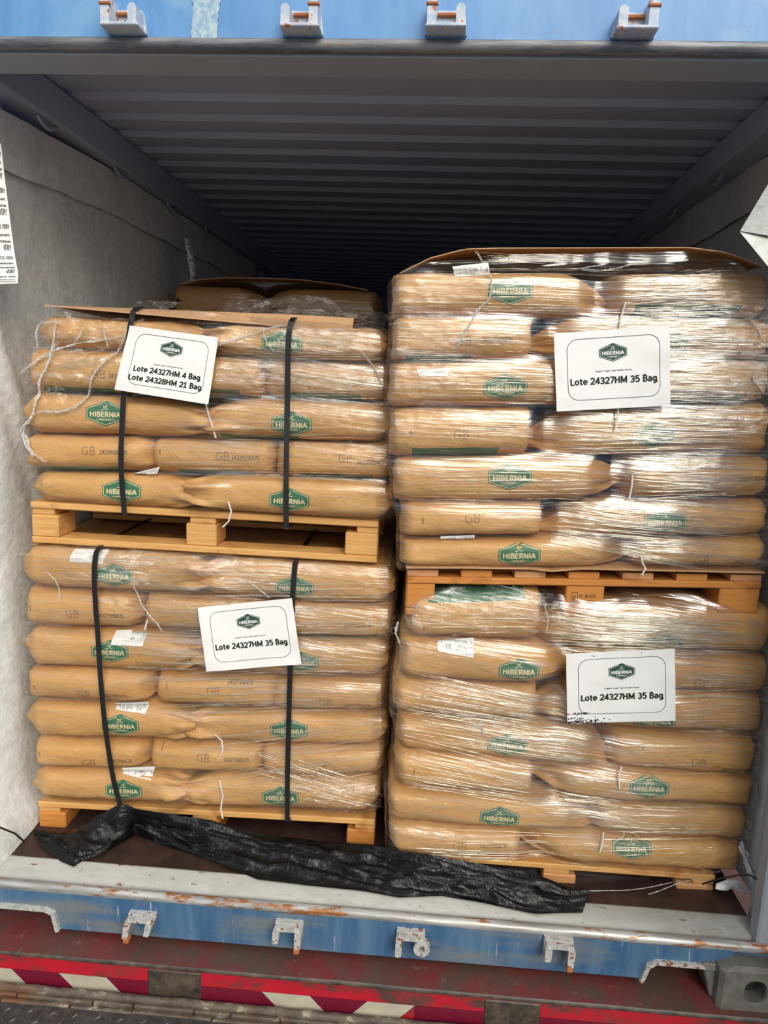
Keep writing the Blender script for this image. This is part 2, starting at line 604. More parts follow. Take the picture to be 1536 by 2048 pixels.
    n1 = g.noise(g.mapping(g.pos(), (60, 60, 40)), 1.0, 5, 0.7, 1.0)
    M['tape'] = g.principled(g.mix(g.val(n1, 0.4, 0.62), (0.20, 0.36, 0.52), (0.48, 0.58, 0.62)), 0.35, 0, g.bump(n1, 0.4, 0.004))
    M['dark_gap'] = plain('hole_shade', (0.02, 0.02, 0.022), 0.7)


materials()

# ------------------------------------------------------------------ flat prints
def _arc(cx_, cy_, rx, ry, a0, a1):
    n = max(3, int(abs(a1 - a0) / 24))
    return [(cx_ + rx * math.cos(math.radians(a0 + (a1 - a0) * k / n)), cy_ + ry * math.sin(math.radians(a0 + (a1 - a0) * k / n))) for k in range(n + 1)]


def glyphs():
    A = _arc
    g = {
        '0': (.56, [A(.28, .5, .22, .46, 90, 450)]), '1': (.52, [[(.06, .80), (.27, .96), (.27, .04)], [(.06, .04), (.46, .04)]]),
        '2': (.56, [A(.27, .70, .21, .26, 160, -35) + [(.06, .04), (.52, .04)]]), '3': (.56, [A(.25, .73, .20, .23, 145, -90), A(.25, .27, .23, .23, 90, -145)]),
        '4': (.58, [[(.41, .04), (.41, .96), (.04, .29), (.55, .29)]]), '5': (.55, [[(.47, .96), (.13, .96), (.11, .56)] + A(.26, .33, .22, .29, 110, -140)]),
        '6': (.56, [A(.28, .29, .21, .25, 0, 360), A(.40, .30, .34, .66, 95, 180)]), '7': (.55, [[(.05, .96), (.51, .96), (.20, .04)]]),
        '8': (.56, [A(.28, .73, .19, .23, 90, 450), A(.28, .27, .22, .23, 90, 450)]), '9': (.56, [A(.28, .71, .21, .25, 0, 360), A(.16, .70, .34, .66, 0, -85)]),
        'L': (.50, [[(.10, .96), (.10, .04), (.48, .04)]]), 'H': (.70, [[(.10, .96), (.10, .04)], [(.58, .96), (.58, .04)], [(.10, .52), (.58, .52)]]),
        'M': (.88, [[(.10, .04), (.12, .96), (.43, .18), (.74, .96), (.76, .04)]]), 'I': (.24, [[(.11, .96), (.11, .04)]]),
        'B': (.60, [[(.10, .04), (.10, .96), (.28, .96)] + A(.28, .74, .20, .22, 90, -90) + [(.10, .52)], [(.28, .52)] + A(.29, .28, .23, .24, 90, -90) + [(.10, .04)]]),
        'E': (.54, [[(.48, .96), (.10, .96), (.10, .04), (.48, .04)], [(.10, .52), (.43, .52)]]), 'F': (.52, [[(.48, .96), (.10, .96), (.10, .04)], [(.10, .52), (.43, .52)]]),
        'R': (.60, [[(.10, .04), (.10, .96), (.28, .96)] + A(.28, .72, .21, .24, 90, -90) + [(.10, .48)], [(.28, .48), (.53, .04)]]),
        'P': (.56, [[(.10, .04), (.10, .96), (.28, .96)] + A(.28, .71, .22, .25, 90, -90) + [(.10, .46)]]),
        'N': (.70, [[(.10, .04), (.10, .96), (.58, .04), (.58, .96)]]), 'A': (.66, [[(.03, .04), (.32, .96), (.61, .04)], [(.13, .34), (.51, .34)]]),
        'S': (.52, [A(.26, .73, .19, .23, 40, 250) + A(.26, .27, .20, .23, 75, -140)]), 'O': (.74, [A(.36, .5, .30, .46, 90, 450)]),
        'G': (.72, [A(.36, .5, .30, .46, 45, 320) + [(.60, .18), (.60, .46), (.40, .46)]]), 'C': (.62, [A(.36, .5, .30, .46, 45, 315)]),
        'T': (.56, [[(.03, .96), (.53, .96)], [(.28, .96), (.28, .04)]]), 'D': (.68, [[(.10, .04), (.10, .96), (.26, .96)] + A(.26, .5, .34, .46, 90, -90) + [(.10, .04)]]),
        'V': (.62, [[(.03, .96), (.31, .04), (.59, .96)]]), 'Y': (.58, [[(.03, .96), (.29, .48), (.55, .96)], [(.29, .48), (.29, .04)]]),
        'o': (.58, [A(.28, .36, .21, .32, 90, 450)]), 't': (.38, [[(.16, .90), (.16, .20)] + A(.27, .18, .11, .14, 180, 290), [(.03, .67), (.34, .67)]]),
        'e': (.56, [[(.07, .38), (.48, .38)] + A(.28, .37, .21, .31, 0, 310)]), 'a': (.54, [A(.25, .50, .18, .18, 150, 0) + [(.43, .04)], A(.24, .21, .17, .17, 75, 340), [(.43, .40), (.27, .39)]]),
        'g': (.56, [A(.26, .37, .19, .30, 0, 360), [(.46, .68), (.46, -.06)] + A(.27, -.06, .19, .19, 0, -140)]), 'r': (.38, [[(.09, .68), (.09, .04)], [(.09, .40)] + A(.30, .42, .21, .26, 170, 80)]),
        'n': (.56, [[(.09, .68), (.09, .04)], A(.28, .44, .19, .24, 180, 0) + [(.47, .04)]]), 'i': (.22, [[(.10, .68), (.10, .04)], [(.10, .90), (.10, .96)]]),
        'c': (.48, [A(.27, .36, .20, .32, 50, 310)]), 'u': (.56, [[(.09, .68), (.09, .28)] + A(.27, .28, .18, .24, 180, 360) + [(.45, .68)], [(.45, .30), (.45, .04)]]),
        'y': (.50, [[(.03, .68), (.25, .06)], [(.47, .68), (.20, -.20), (.06, -.24)]]), 'p': (.57, [[(.09, .68), (.09, -.26)], A(.28, .36, .20, .32, 180, 540)]),
        'l': (.22, [[(.10, 1.0), (.10, .04)]]), 'd': (.58, [[(.48, 1.0), (.48, .04)], A(.28, .36, .20, .32, 0, 360)]),
        'w': (.78, [[(.03, .68), (.20, .06), (.37, .64), (.54, .06), (.71, .68)]]), 's': (.44, [A(.22, .52, .15, .16, 45, 250) + A(.22, .20, .16, .16, 75, -140)]),
        '-': (.36, [[(.06, .45), (.30, .45)]]), ' ': (.28, []),
    }
    return g


GL = glyphs()


def put_text(mb, s, cx_, cy_, w, h, fn, mi, weight=0.15, rot=0.0):
    """strokes of a line of text centred at cx_, cy_, fitted to width w and capital height h"""
    adv = 0.0
    lines = []
    for ch in s:
        gw, ls = GL[ch]
        lines += [[(adv + x, y) for x, y in l] for l in ls]
        adv += gw + 0.015 + weight * 0.25
    tw = adv - 0.015
    kx, ky = w / tw, h
    c, sn = math.cos(rot), math.sin(rot)

    def F(x, y):
        a, b = (x - tw / 2) * kx, (y - 0.5) * ky
        return fn(cx_ + a * c - b * sn, cy_ + a * sn + b * c)
    hw = weight / 2
    parts = []
    for l in lines:
        cur = [np.array(l[0])]
        for i in range(1, len(l)):
            p = np.array(l[i])
            k = max(1, int(math.ceil(np.hypot(*(p - cur[-1])) / 0.24)))
            a = cur[-1]
            cur += [a + (p - a) * t / k for t in range(1, k + 1)]
            if i < len(l) - 1:
                d0, d1 = p - a, np.array(l[i + 1]) - p
                if d0 @ d1 < 0.35 * np.hypot(*d0) * np.hypot(*d1):
                    cur[-1] = p + d0 / np.hypot(*d0) * hw * 0.6
                    parts.append(cur)
                    cur = [p - d1 / np.hypot(*d1) * hw * 0.6, p]
        parts.append(cur)
    for P in parts:
        V, Q = [], []
        for i, p in enumerate(P):
            d0 = P[i] - P[i - 1] if i > 0 else P[1] - P[0]
            d1 = P[i + 1] - P[i] if i < len(P) - 1 else d0
            d0, d1 = d0 / (np.hypot(*d0) + 1e-9), d1 / (np.hypot(*d1) + 1e-9)
            n0, n1 = np.array([-d0[1], d0[0]]), np.array([-d1[1], d1[0]])
            m = n0 + n1
            q = m @ m
            m = m / q * 2 if q > 0.5 else n0
            e = np.array([0.0, 0.0])
            if i == 0:
                e = -d1 * 0.04
            elif i == len(P) - 1:
                e = d0 * 0.04
            V += [F(*(p + e + m * hw)), F(*(p + e - m * hw))]
            if i:
                k = 2 * i
                Q.append((k - 2, k - 1, k + 1, k))
        mb.add(V, Q, mi)


def stroke(mb, pts, w, fn, mi, closed=False, sub=8):
    """flat line of width w along 2-D points"""
    pts = [np.array(p, float) for p in pts]
    n = len(pts)
    for i in range(n if closed else n - 1):
        a, b = pts[i], pts[(i + 1) % n]
        d = b - a
        L = np.hypot(*d)
        if L < 1e-9:
            continue
        k = np.array([-d[1], d[0]]) / L * w / 2
        a2, b2 = a - d / L * w * 0.3, b + d / L * w * 0.3
        row = [[fn(*(a2 + (b2 - a2) * t / sub + k)), fn(*(a2 + (b2 - a2) * t / sub - k))] for t in range(sub + 1)]
        mb.grid(row, mi, False)


def hexagon(W, H, inset=0.0):
    w, h, s = W / 2 - inset, H / 2 - inset * 1.08, 0.21 * H - inset * 0.55
    return [(-w, s), (0, h), (w, s), (w, -s), (0, -h), (-w, -s)]


def emblem(mb, W, H, fn0, m_ground, m_text, worn=False):
    """six-sided plate with outline, sprig and two words; fn0(x, y, lift)"""
    fn1 = lambda x, y: fn0(x, y, 0.0006)
    g0 = lambda x, y: fn0(x, y, 0.0)
    nx, ny = 24, 8
    rows = []
    for i in range(nx + 1):
        x = -W / 2 + W * i / nx
        hh = H / 2 - abs(x) / (W / 2) * (H / 2 - 0.21 * H)
        rows.append([g0(x, -hh + 2 * hh * j / ny) for j in range(ny + 1)])
    mb.grid(rows, m_ground, True)
    hx = hexagon(W, H, 0.034 * W)
    lw = 0.014 * W
    L, T, R_, R2, B_, L2 = [np.array(p) for p in hx]
    stroke(mb, [L + (T - L) * 0.80, L, L2, B_, R2, R_, R_ + (T - R_) * 0.80], lw, fn1, m_text)
    put_text(mb, 'HIBERNIA', 0, -0.035 * H, 0.79 * W, 0.190 * H, fn1, m_text, 0.19)
    put_text(mb, 'MISIONES', 0, -0.235 * H, 0.31 * W, 0.078 * H, fn1, m_text, 0.17)
    for s in (-1, 1):
        stroke(mb, [(s * 0.175 * W, -0.235 * H), (s * 0.225 * W, -0.235 * H)], 0.012 * W, fn1, m_text, sub=2)

    def leaf(a, b, w):
        a, b = np.array(a), np.array(b)
        d = b - a
        k = np.array([-d[1], d[0]]) / np.hypot(*d) * w
        pts = [a, a + d * 0.45 + k, b, a + d * 0.5 - k]
        mb.add([fn1(*p) for p in pts], [(0, 1, 2, 3)], m_text)
    leaf((-0.02 * W, 0.17 * H), (0.045 * W, 0.37 * H), 0.016 * W)
    leaf((-0.035 * W, 0.19 * H), (-0.05 * W, 0.33 * H), 0.012 * W)
    leaf((-0.02 * W, 0.165 * H), (0.10 * W, 0.18 * H), 0.014 * W)
    leaf((-0.02 * W, 0.18 * H), (-0.13 * W, 0.115 * H), 0.014 * W)


# ------------------------------------------------------------------ the container
SH = lambda x, y, z: (x, y + 0.018 * x, z)
XL, XR, YF, YB, ZC = -1.425, 1.10, 1.93, 7.95, 2.50


def container():
    # corrugated roof
    mb = MB()
    ys = [(YF + 0.02, 0.0), (2.52, 0.0)]
    y = 2.52
    while y < YB - 0.2:
        ys += [(y + 0.02, 0.018), (y + 0.085, 0.018), (y + 0.105, 0.0), (y + 0.19, 0.0)]
        y += 0.19
    ys.append((YB + 0.05, 0.0))
    mb.grid([[(XL, a, ZC + h - 0.0), (XR, a, ZC + h)] for a, h in ys], 0, False)
    mb.grid([[(XL, a, ZC + 0.06), (XR, a, ZC + 0.06)] for a, h in (ys[0], ys[-1])], 0, False)
    tag(mb.build('ceiling', M['inside']), 'grey corrugated steel roof inside the container', kind='structure')
    # side walls, corrugated
    for nm, x, s in (('wall_left', XL, -1), ('wall_right', XR, 1)):
        mb = MB()
        pr, y = [], YF + (0.32 if s < 0 else 0.09)
        while y < YB:
            pr += [(y, 0), (y + 0.07, 0), (y + 0.10, 0.034 * s), (y + 0.20, 0.034 * s), (y + 0.23, 0)]
            y += 0.26
        mb.grid([[(x + d, a, -0.02), (x + d, a, ZC)] for a, d in pr], 0, False)
        mb.grid([[(x + 0.05 * s, a, -0.02), (x + 0.05 * s, a, ZC)] for a in (YF + (0.32 if s < 0 else 0.09), YB)], 0, False)
        tag(mb.build(nm, M['inside']), 'corrugated steel side wall of the container on the ' + nm[5:], kind='structure')
    mb = MB()
    mb.box((XL, YB, -0.02), (XR, YB + 0.05, ZC + 0.05), bev=0)
    tag(mb.build('wall_back', M['inside']), 'closed far end wall of the container', kind='structure')
    # floor
    mb = MB()
    mb.grid([[SH(-1.50, 2.035, 0), SH(1.02, 2.035, 0)], [(-1.50, YB, 0), (1.02, YB, 0)]], 0, False)
    mb.grid([[SH(-1.50, 2.035, -0.03), SH(1.02, 2.035, -0.03)], [SH(-1.50, 2.035, 0), SH(1.02, 2.035, 0)]], 0, False)
    mb.grid([[(-1.50, 2.035, -0.03), (1.02, 2.035, -0.03)], [(-1.50, YB, -0.03), (1.02, YB, -0.03)]], 0, False)
    tag(mb.build('floor', M['ply']), 'dark brown plywood container floor', kind='structure')
    # top side rails
    for i, (x0, x1, nm) in enumerate(((XL - 0.03, -1.335, 'left'), (0.955, XR + 0.03, 'right'))):
        mb = MB()
        mb.box((x0, YF + 0.03, 2.375 if i == 0 else 2.40), (x1, YB, ZC - 0.001), bev=0.008)
        rl = mb.build('trim_%d' % (i + 1), M['inside'])
        tag(rl, 'square steel rail along the %s edge of the container roof' % nm, kind='structure')
        for k in range(9):          # lashing bars under the rail
            yy = 2.45 + k * 0.55
            mb = MB()
            xs = -1.352 if i == 0 else 0.985
            mb.tube([(xs, yy + t * 0.12 - 0.06, 2.37 - 0.022 * math.sin(math.pi * t) + (0.02 if i else 0)) for t in np.linspace(0, 1, 9)], 0.006, 8)
            mb.build('lashing_ring', M['inside'], rl)
    # corner post on the right
    mb = MB()
    mb.box((1.002, YF + 0.018, -0.02), (1.22, YF + 0.075, 2.36), bev=0.006)
    mb.box((1.035, YF + 0.075, -0.02), (1.22, YF + 0.16, 2.36), bev=0.004)
    mb.box((1.06, YF - 0.06, -0.02), (1.22, YF + 0.02, 2.36), bev=0.008)
    tag(mb.build('trim_3', M['post']), 'grey painted rear corner post at the right of the opening', kind='structure')
    mb = MB()
    mb.box((-1.66, YF + 0.0, -0.02), (-1.535, YF + 0.14, 2.36), bev=0.006)
    tag(mb.build('trim_4', M['post']), 'grey painted rear corner post at the left of the opening', kind='structure')


container()


def shade_door():
    # door leaf added out of view to shade the right-hand stacks
    a = math.radians(100)
    hx, hy = 1.25, 1.86
    d = np.array([-math.cos(a), -math.sin(a), 0])
    nrm = np.array([d[1], -d[0], 0])

    def T(x, y, z):
        p = np.array([hx, hy, 0]) + d * x + nrm * y
        return (p[0], p[1], z)
    mb = MB()
    mb.box((0.0, -0.02, 0.0), (1.17, 0.02, 0.10), T, 0.004)
    mb.box((0.0, -0.02, 2.24), (1.17, 0.02, 2.34), T, 0.004)
    mb.box((0.0, -0.02, 0.10), (0.08, 0.02, 2.24), T, 0.004)
    mb.box((1.09, -0.02, 0.10), (1.17, 0.02, 2.24), T, 0.004)
    pr, z = [], 0.10
    while z < 2.20:
        pr += [(z, -0.012), (z + 0.10, -0.012), (z + 0.13, 0.016), (z + 0.20, 0.016), (z + 0.23, -0.012)]
        z += 0.26
    pr = [(min(z, 2.24), y) for z, y in pr]
    mb.grid([[T(0.08, y, z), T(1.09, y, z)] for z, y in pr], 0, False)
    dr = mb.build('shade_door_1', M['blue'])
    tag(dr, 'blue corrugated container door leaf added unseen at the right of the opening for shade', kind='structure')
    for x in (0.35, 0.80):
        mb = MB()
        mb.tube([T(x, 0.05, 0.0), T(x, 0.05, 1.1), T(x, 0.05, 2.34)], 0.016, 10)
        mb.build('locking_bar', M['keeper2'], dr)


shade_door()


def header():
    zb = 2.366
    mb = MB()
    # blue outer face rising above the opening
    mb.box((-1.62, 1.915, zb + 0.012), (1.30, 1.975, 2.66), bev=0.004)
    hd = mb.build('trim_5', M['blue'])
    tag(hd, 'blue painted steel header beam above the container opening', kind='structure')
    mb = MB()
    prof = [(1.908, zb + 0.022), (1.905, zb + 0.014), (1.906, zb + 0.006), (1.913, zb - 0.001), (1.926, zb - 0.003), (1.936, zb + 0.004), (1.938, zb + 0.022)]
    xs = np.linspace(-1.62, 1.30, 60)
    mb.grid([[(x, a + 0.0012 * fbm(x * 6, i, 0), b + 0.0014 * fbm(x * 7, i * 2, 3)) for i, (a, b) in enumerate(prof)] for x in xs], 0, True)
    mb.grid([[(x, 1.908, zb + 0.022), (x, 1.916, zb + 0.027)] for x in (-1.62, 1.30)], 0, False)
    mb.build('gutter_lip', M['gutter'], hd)
    mb = MB()
    mb.box((-1.60, 1.938, zb - 0.006), (1.28, 2.06, zb + 0.03), bev=0.003)
    mb.box((-1.60, 1.965, zb + 0.02), (1.28, 2.06, ZC + 0.02), bev=0.003)
    mb.build('inner_flange', M['post'], hd)
    # strip of clear tape
    mb = MB()
    a, b = on('Y', 388, -30, 1.913), on('Y', 443, -30, 1.913)
    c, d = on('Y', 382, 79, 1.913), on('Y', 433, 81, 1.913)
    rows = []
    for i in range(21):
        t = i / 20
        rows.append([lerp(lerp(a, c, t), lerp(b, d, t), j / 6) + np.array([0.004 * fbm(t * 9, j, 2) if j in (0, 6) else 0, -0.0006 - 0.0012 * abs(fbm(t * 8, j, 5)), 0]) for j in range(7)])
    mb.grid(rows, 0, True)
    tp = mb.build('tape_strip', M['tape'], hd)
    tp['label'] = 'pale peeling tape strip'
    # cam keepers
    for k, (px, py, tall) in enumerate(((253, 40, -1), (606, 42, 1), (893, 42, -1), (1268, 46, 1))):
        p = on('Y', px, py, 1.905)
        X, Z = p[0], p[2]
        mb = MB()
        tr = lambda x, y, z: (X + x, 1.916 + y, Z + z * 0.78)
        mb.prism([(-0.050, -0.040), (0.050, -0.040), (0.046, 0.010), (0.040, 0.028), (-0.040, 0.028), (-0.046, 0.010)], -0.012, 0.002, tr)
        mb.box((-0.048, -0.060, -0.042), (0.048, 0, -0.031), tr, 0.003)
        for s in (-1, 1):
            h = 0.050 if s == tall else 0.022
            w = 0.011
            mb.prism([(s * 0.034 - w, -0.036), (s * 0.034 + w, -0.036), (s * 0.034 + w * 0.9, h - 0.008), (s * 0.034 + w * 0.4, h), (s * 0.034 - w * 0.5, h), (s * 0.034 - w, h - 0.010)], -0.058, 0.0, tr)
        kp = mb.build('cam_keeper', M['keeper'], hd)
        mb = MB()
        s = tall
        mb.box((s * 0.034 - 0.014, -0.062, 0.016), (s * 0.034 + 0.014, -0.050, 0.025), tr, 0.002)
        mb.box((-0.022, -0.022, 0.008), (0.022, -0.010, 0.018), tr, 0.002)
        mb.build('rust_patch', M['rust'], kp)


header()


def sill():
    mb = MB()
    xs = np.linspace(-1.60, 1.06, 90)
    rows = []
    for x in xs:
        n = lambda k: 0.0015 * fbm(x * 5, k, 1)
        dent = 0.004 * max(0, fbm(x * 2.3, 0.5, 4))
        rows.append([SH(x, 2.036, 0.001), SH(x, 2.034, 0.006 + n(1)), SH(x, 2.026, 0.007 + n(2)), SH(x, 2.02, 0.002), SH(x, 1.957, -0.004 + n(4)), SH(x, 1.955, -0.028), SH(x, 1.940, -0.028)])
    mb.grid(rows, 0, True)
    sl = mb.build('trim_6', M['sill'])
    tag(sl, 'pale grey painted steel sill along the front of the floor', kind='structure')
    mb = MB()
    rows = []
    for x in xs:
        row = []
        for k in range(10):
            a = math.radians(140 - k * 26)
            r = 0.0155 + 0.0012 * fbm(x * 9, k * 0.4, 7)
            row.append(SH(x, 1.928 - 0.0 + r * math.cos(math.pi - a) * -1 * -1, -0.012 + r * math.sin(a)))
        rows.append(row)
    rows = [[SH(x, 1.930 + (0.0165 + 0.0012 * fbm(x * 9, k * 0.4, 7)) * math.cos(math.radians(40 + k * 24)), -0.016 + (0.0165 + 0.0012 * fbm(x * 9, k * 0.4, 7)) * math.sin(math.radians(40 + k * 24))) for k in range(10)] for x in xs]
    mb.grid(rows, 0, True)
    mb.build('rolled_lip', M['lip'], sl)
    # blue beam with a notch at either end
    mb = MB()
    zt = -0.022
    zb0, zn = -0.142, -0.076
    poly = [(-1.62, zt), (-1.62, zn), (-1.135, zn), (-1.105, zn - 0.012), (-1.095, zb0), (0.675, zb0 + 0.006), (0.690, zn - 0.02), (0.712, zn), (0.93, zn), (0.93, zt)]
    poly = poly[::-1]
    mb.prism(poly, 1.912, 1.925, SH)
    mb.box((-1.62, 1.925, -0.05), (1.05, 2.03, -0.03), SH, 0.002)
    bm_ = mb.build('beam_face', M['old_blue'], sl)
    mb = MB()
    for pts in ([(-1.62, zn + 0.003), (-1.138, zn + 0.003), (-1.112, zn - 0.008), (-1.100, zb0 + 0.0)], [(0.678, zb0 + 0.002), (0.692, zn - 0.012), (0.716, zn + 0.003), (0.93, zn + 0.003)]):
        for (x0, z0), (x1, z1) in zip(pts[:-1], pts[1:]):
            d = np.array([x1 - x0, z1 - z0])
            k = np.array([-d[1], d[0]]) / np.hypot(*d) * 0.006
            e = d / np.hypot(*d) * 0.003
            q = [(x0 - e[0] + k[0], z0 - e[1] + k[1]), (x1 + e[0] + k[0], z1 + e[1] + k[1]), (x1 + e[0] - k[0], z1 + e[1] - k[1]), (x0 - e[0] - k[0], z0 - e[1] - k[1])]
            mb.prism(q, 1.900, 2.02, SH)
    nf = mb.build('notch_flange', M['keeper2'], sl)
    # cam keepers under the lip
    for k, (px, py) in enumerate(((288, 1832), (578, 1853), (820, 1874), (1116, 1895))):
        p = on('Y', px, py, 1.9)
        X, Z = p[0], p[2]
        mb = MB()
        tr = lambda x, y, z: SH(X + x, 1.913 + y, Z + z)
        mb.prism([(-0.040, 0.022), (0.044, 0.022), (0.040, 0.000), (-0.036, 0.000)][::-1], -0.020, 0.002, tr)
        mb.prism([(-0.036, 0.020), (0.040, 0.020), (0.036, 0.008), (-0.032, 0.008)][::-1], -0.040, 0.0, tr)
        for s in (-1, 1):
            if k == 2 and s == 1:
                ring = []
                for q in range(20):
                    a = q / 20 * 2 * math.pi
                    ring.append((a,))
                P = []
                for rr, yy in ((0.010, -0.045), (0.024, -0.045), (0.024, -0.022), (0.010, -0.022), (0.010, -0.045)):
                    P.append([tr(0.036 + rr * math.cos(a[0]), yy, -0.012 + rr * math.sin(a[0])) for a in ring])
                mb.grid(P, 0, False, True)
                mb.box((0.020, -0.04, -0.01), (0.045, 0, 0.012), tr, 0.003)
                continue
            x0 = s * 0.033 + 0.002
            lw = 0.010
            low = -0.040 if (s == -1) == (k in (0, 2)) else -0.026
            mb.prism([(x0 - lw, 0.012), (x0 + lw, 0.012), (x0 + lw * 0.8 - 0.006 * (k == 0), low + 0.006), (x0 + lw * 0.3 - 0.006 * (k == 0), low), (x0 - lw - 0.006 * (k == 0), low + 0.002)][::-1], -0.052, 0.0, tr)
        kp = mb.build('cam_keeper', M['keeper2'], sl)
        if k != 2:
            mb = MB()
            x0 = (-1 if k == 0 else 1) * 0.033
            mb.box((x0 - 0.010, -0.056, -0.052), (x0 + 0.008, -0.030, -0.036), tr, 0.003)
            mb.build('rust_patch', M['rust'], kp)
    # corner casting
    mb = MB()
    x0, x1, z0, z1, yf, yb = 0.885, 1.07, -0.186, -0.040, 1.868, 2.03
    cxh, czh, rx, rz = 0.988, -0.115, 0.030, 0.036
    ring, outer = [], []
    N = 32
    for q in range(N):
        a = q / N * 2 * math.pi
        ca, sa = math.cos(a), math.sin(a)
        ring.append((cxh + rx * math.copysign(abs(ca) ** 0.8, ca), czh + rz * math.copysign(abs(sa) ** 0.8, sa)))
        k = min((x1 - cxh) / ca if ca > 1e-6 else ((x0 + 0.012 - cxh) / ca if ca < -1e-6 else 9), (z1 - 0.01 - czh) / sa if sa > 1e-6 else ((z0 + 0.008 - czh) / sa if sa < -1e-6 else 9))
        outer.append((cxh + ca * k, czh + sa * k))
    big = []
    for (x, z) in outer:
        X = x0 if x < x0 + 0.02 else x
        Z = z1 if z > z1 - 0.0101 else (z0 if z < z0 + 0.0081 else z)
        big.append((X, Z))
    mb.grid([[SH(x, yb, z) for x, z in big], [SH(x, yf + 0.012, z) for x, z in big], [SH(x, yf, z) for x, z in outer],
             [SH(cxh + (x - cxh) * 1.10, yf, czh + (z - czh) * 1.10) for x, z in ring], [SH(x, yf + 0.006, z) for x, z in ring], [SH(x, yf + 0.05, z) for x, z in ring]], 0, False, True)
    mb.add([SH(x, yf + 0.05, z) for x, z in ring], [tuple(range(N))], 1)  # dark disc painted in for the shade inside the hole
    mb.box((0.845, 1.90, -0.170), (0.90, 1.99, -0.06), lambda x, y, z: SH(x + (0.03 if x < 0.87 and z < -0.1 else 0), y, z), 0.004)
    mb.build('corner_casting', [M['casting'], M['dark_gap']], sl)


sill()


def trailer():
    zt, yf, zl = -0.172, 1.848, -0.275
    root = empty('trailer_chassis', SH(0, yf, zl))
    tag(root, 'red and brown trailer rear beam carrying the container, with striped reflective tape', 'trailer')
    mb = MB()
    rows = []
    for x in np.linspace(-1.7, 1.3, 50):
        r = []
        for j, y in enumerate(np.linspace(yf, 2.6, 14)):
            r.append(SH(x, y, zt + 0.002 * fbm(x * 4, y * 5, 1) - (0.006 if j == 0 else 0)))
        rows.append(r)
    mb.grid(rows, 0, True)
    mb.grid([[SH(x, yf, zt - 0.006), SH(x, yf - 0.006, zt - 0.012), SH(x, yf - 0.004, zt - 0.017)] for x in np.linspace(-1.7, 1.3, 50)], 1, True)
    mb.build('top_plate', [M['chassis'], M['oily']], root)
    # front face: red paint above, tape below, two oily sockets between
    face = MB()
    face.grid([[SH(x, yf, z) for x in np.linspace(-1.7, 1.3, 40)] for z in (zt - 0.017, -0.235, zl - 0.06)], 0, False)
    face.build('red_face', M['red'], root)

    def xat(px, py):
        return float(on('Y', px, py, yf)[0])
    sock = [(xat(300, 1950), xat(405, 1965)), (xat(970, 2000), xat(1082, 2015))]
    for a, b in sock:
        mb = MB()
        mb.box((a, yf - 0.004, zl - 0.05), (b, yf + 0.01, zt - 0.022), SH, 0.003)
        mb.build('tow_socket', M['oily'], root)
    # tape: slanted red and white blocks
    zs = (-0.237, -0.290)
    marks = [(-1.7, 1), (xat(32, 1935), 0), (xat(125, 1945), 1), (xat(218, 1955), 0), (xat(300, 1960), None), (xat(405, 1975), 0), (xat(525, 1985), 1), (xat(620, 1995), 0),
             (xat(735, 2003), 2), (xat(830, 2006), 0), (xat(970, 2010), None), (xat(1082, 2020), 0), (1.3, None)]
    for (a, k), (b, k2) in zip(marks[:-1], marks[1:]):
        if k is None:
            continue
        mb = MB()
        sl = 0.05
        lean = lambda kk, nxt: sl
        d0 = -0.04 if k == 2 else (0.04 if k == 1 else 0.0)
        mb.add([SH(a, yf - 0.0015, zs[0]), SH(b, yf - 0.0015, zs[0]), SH(b + (0.05 if k == 1 else (-0.05 if k == 2 else 0.05 * (k2 == 1))), yf - 0.0015 - 0.0004 * (k > 0), zs[1]), SH(a + (0.05 if k == 1 else (-0.05 if k == 2 else 0)), yf - 0.0015 - 0.0004 * (k > 0), zs[1])], [(0, 1, 2, 3)][::1], 0)
        o = mb.build('reflective_tape', M['tape_red'] if k == 0 else M['tape_white'], root)
        o['label'] = 'dark red reflective tape' if k == 0 else 'slanted dirty white reflective tape'


trailer()


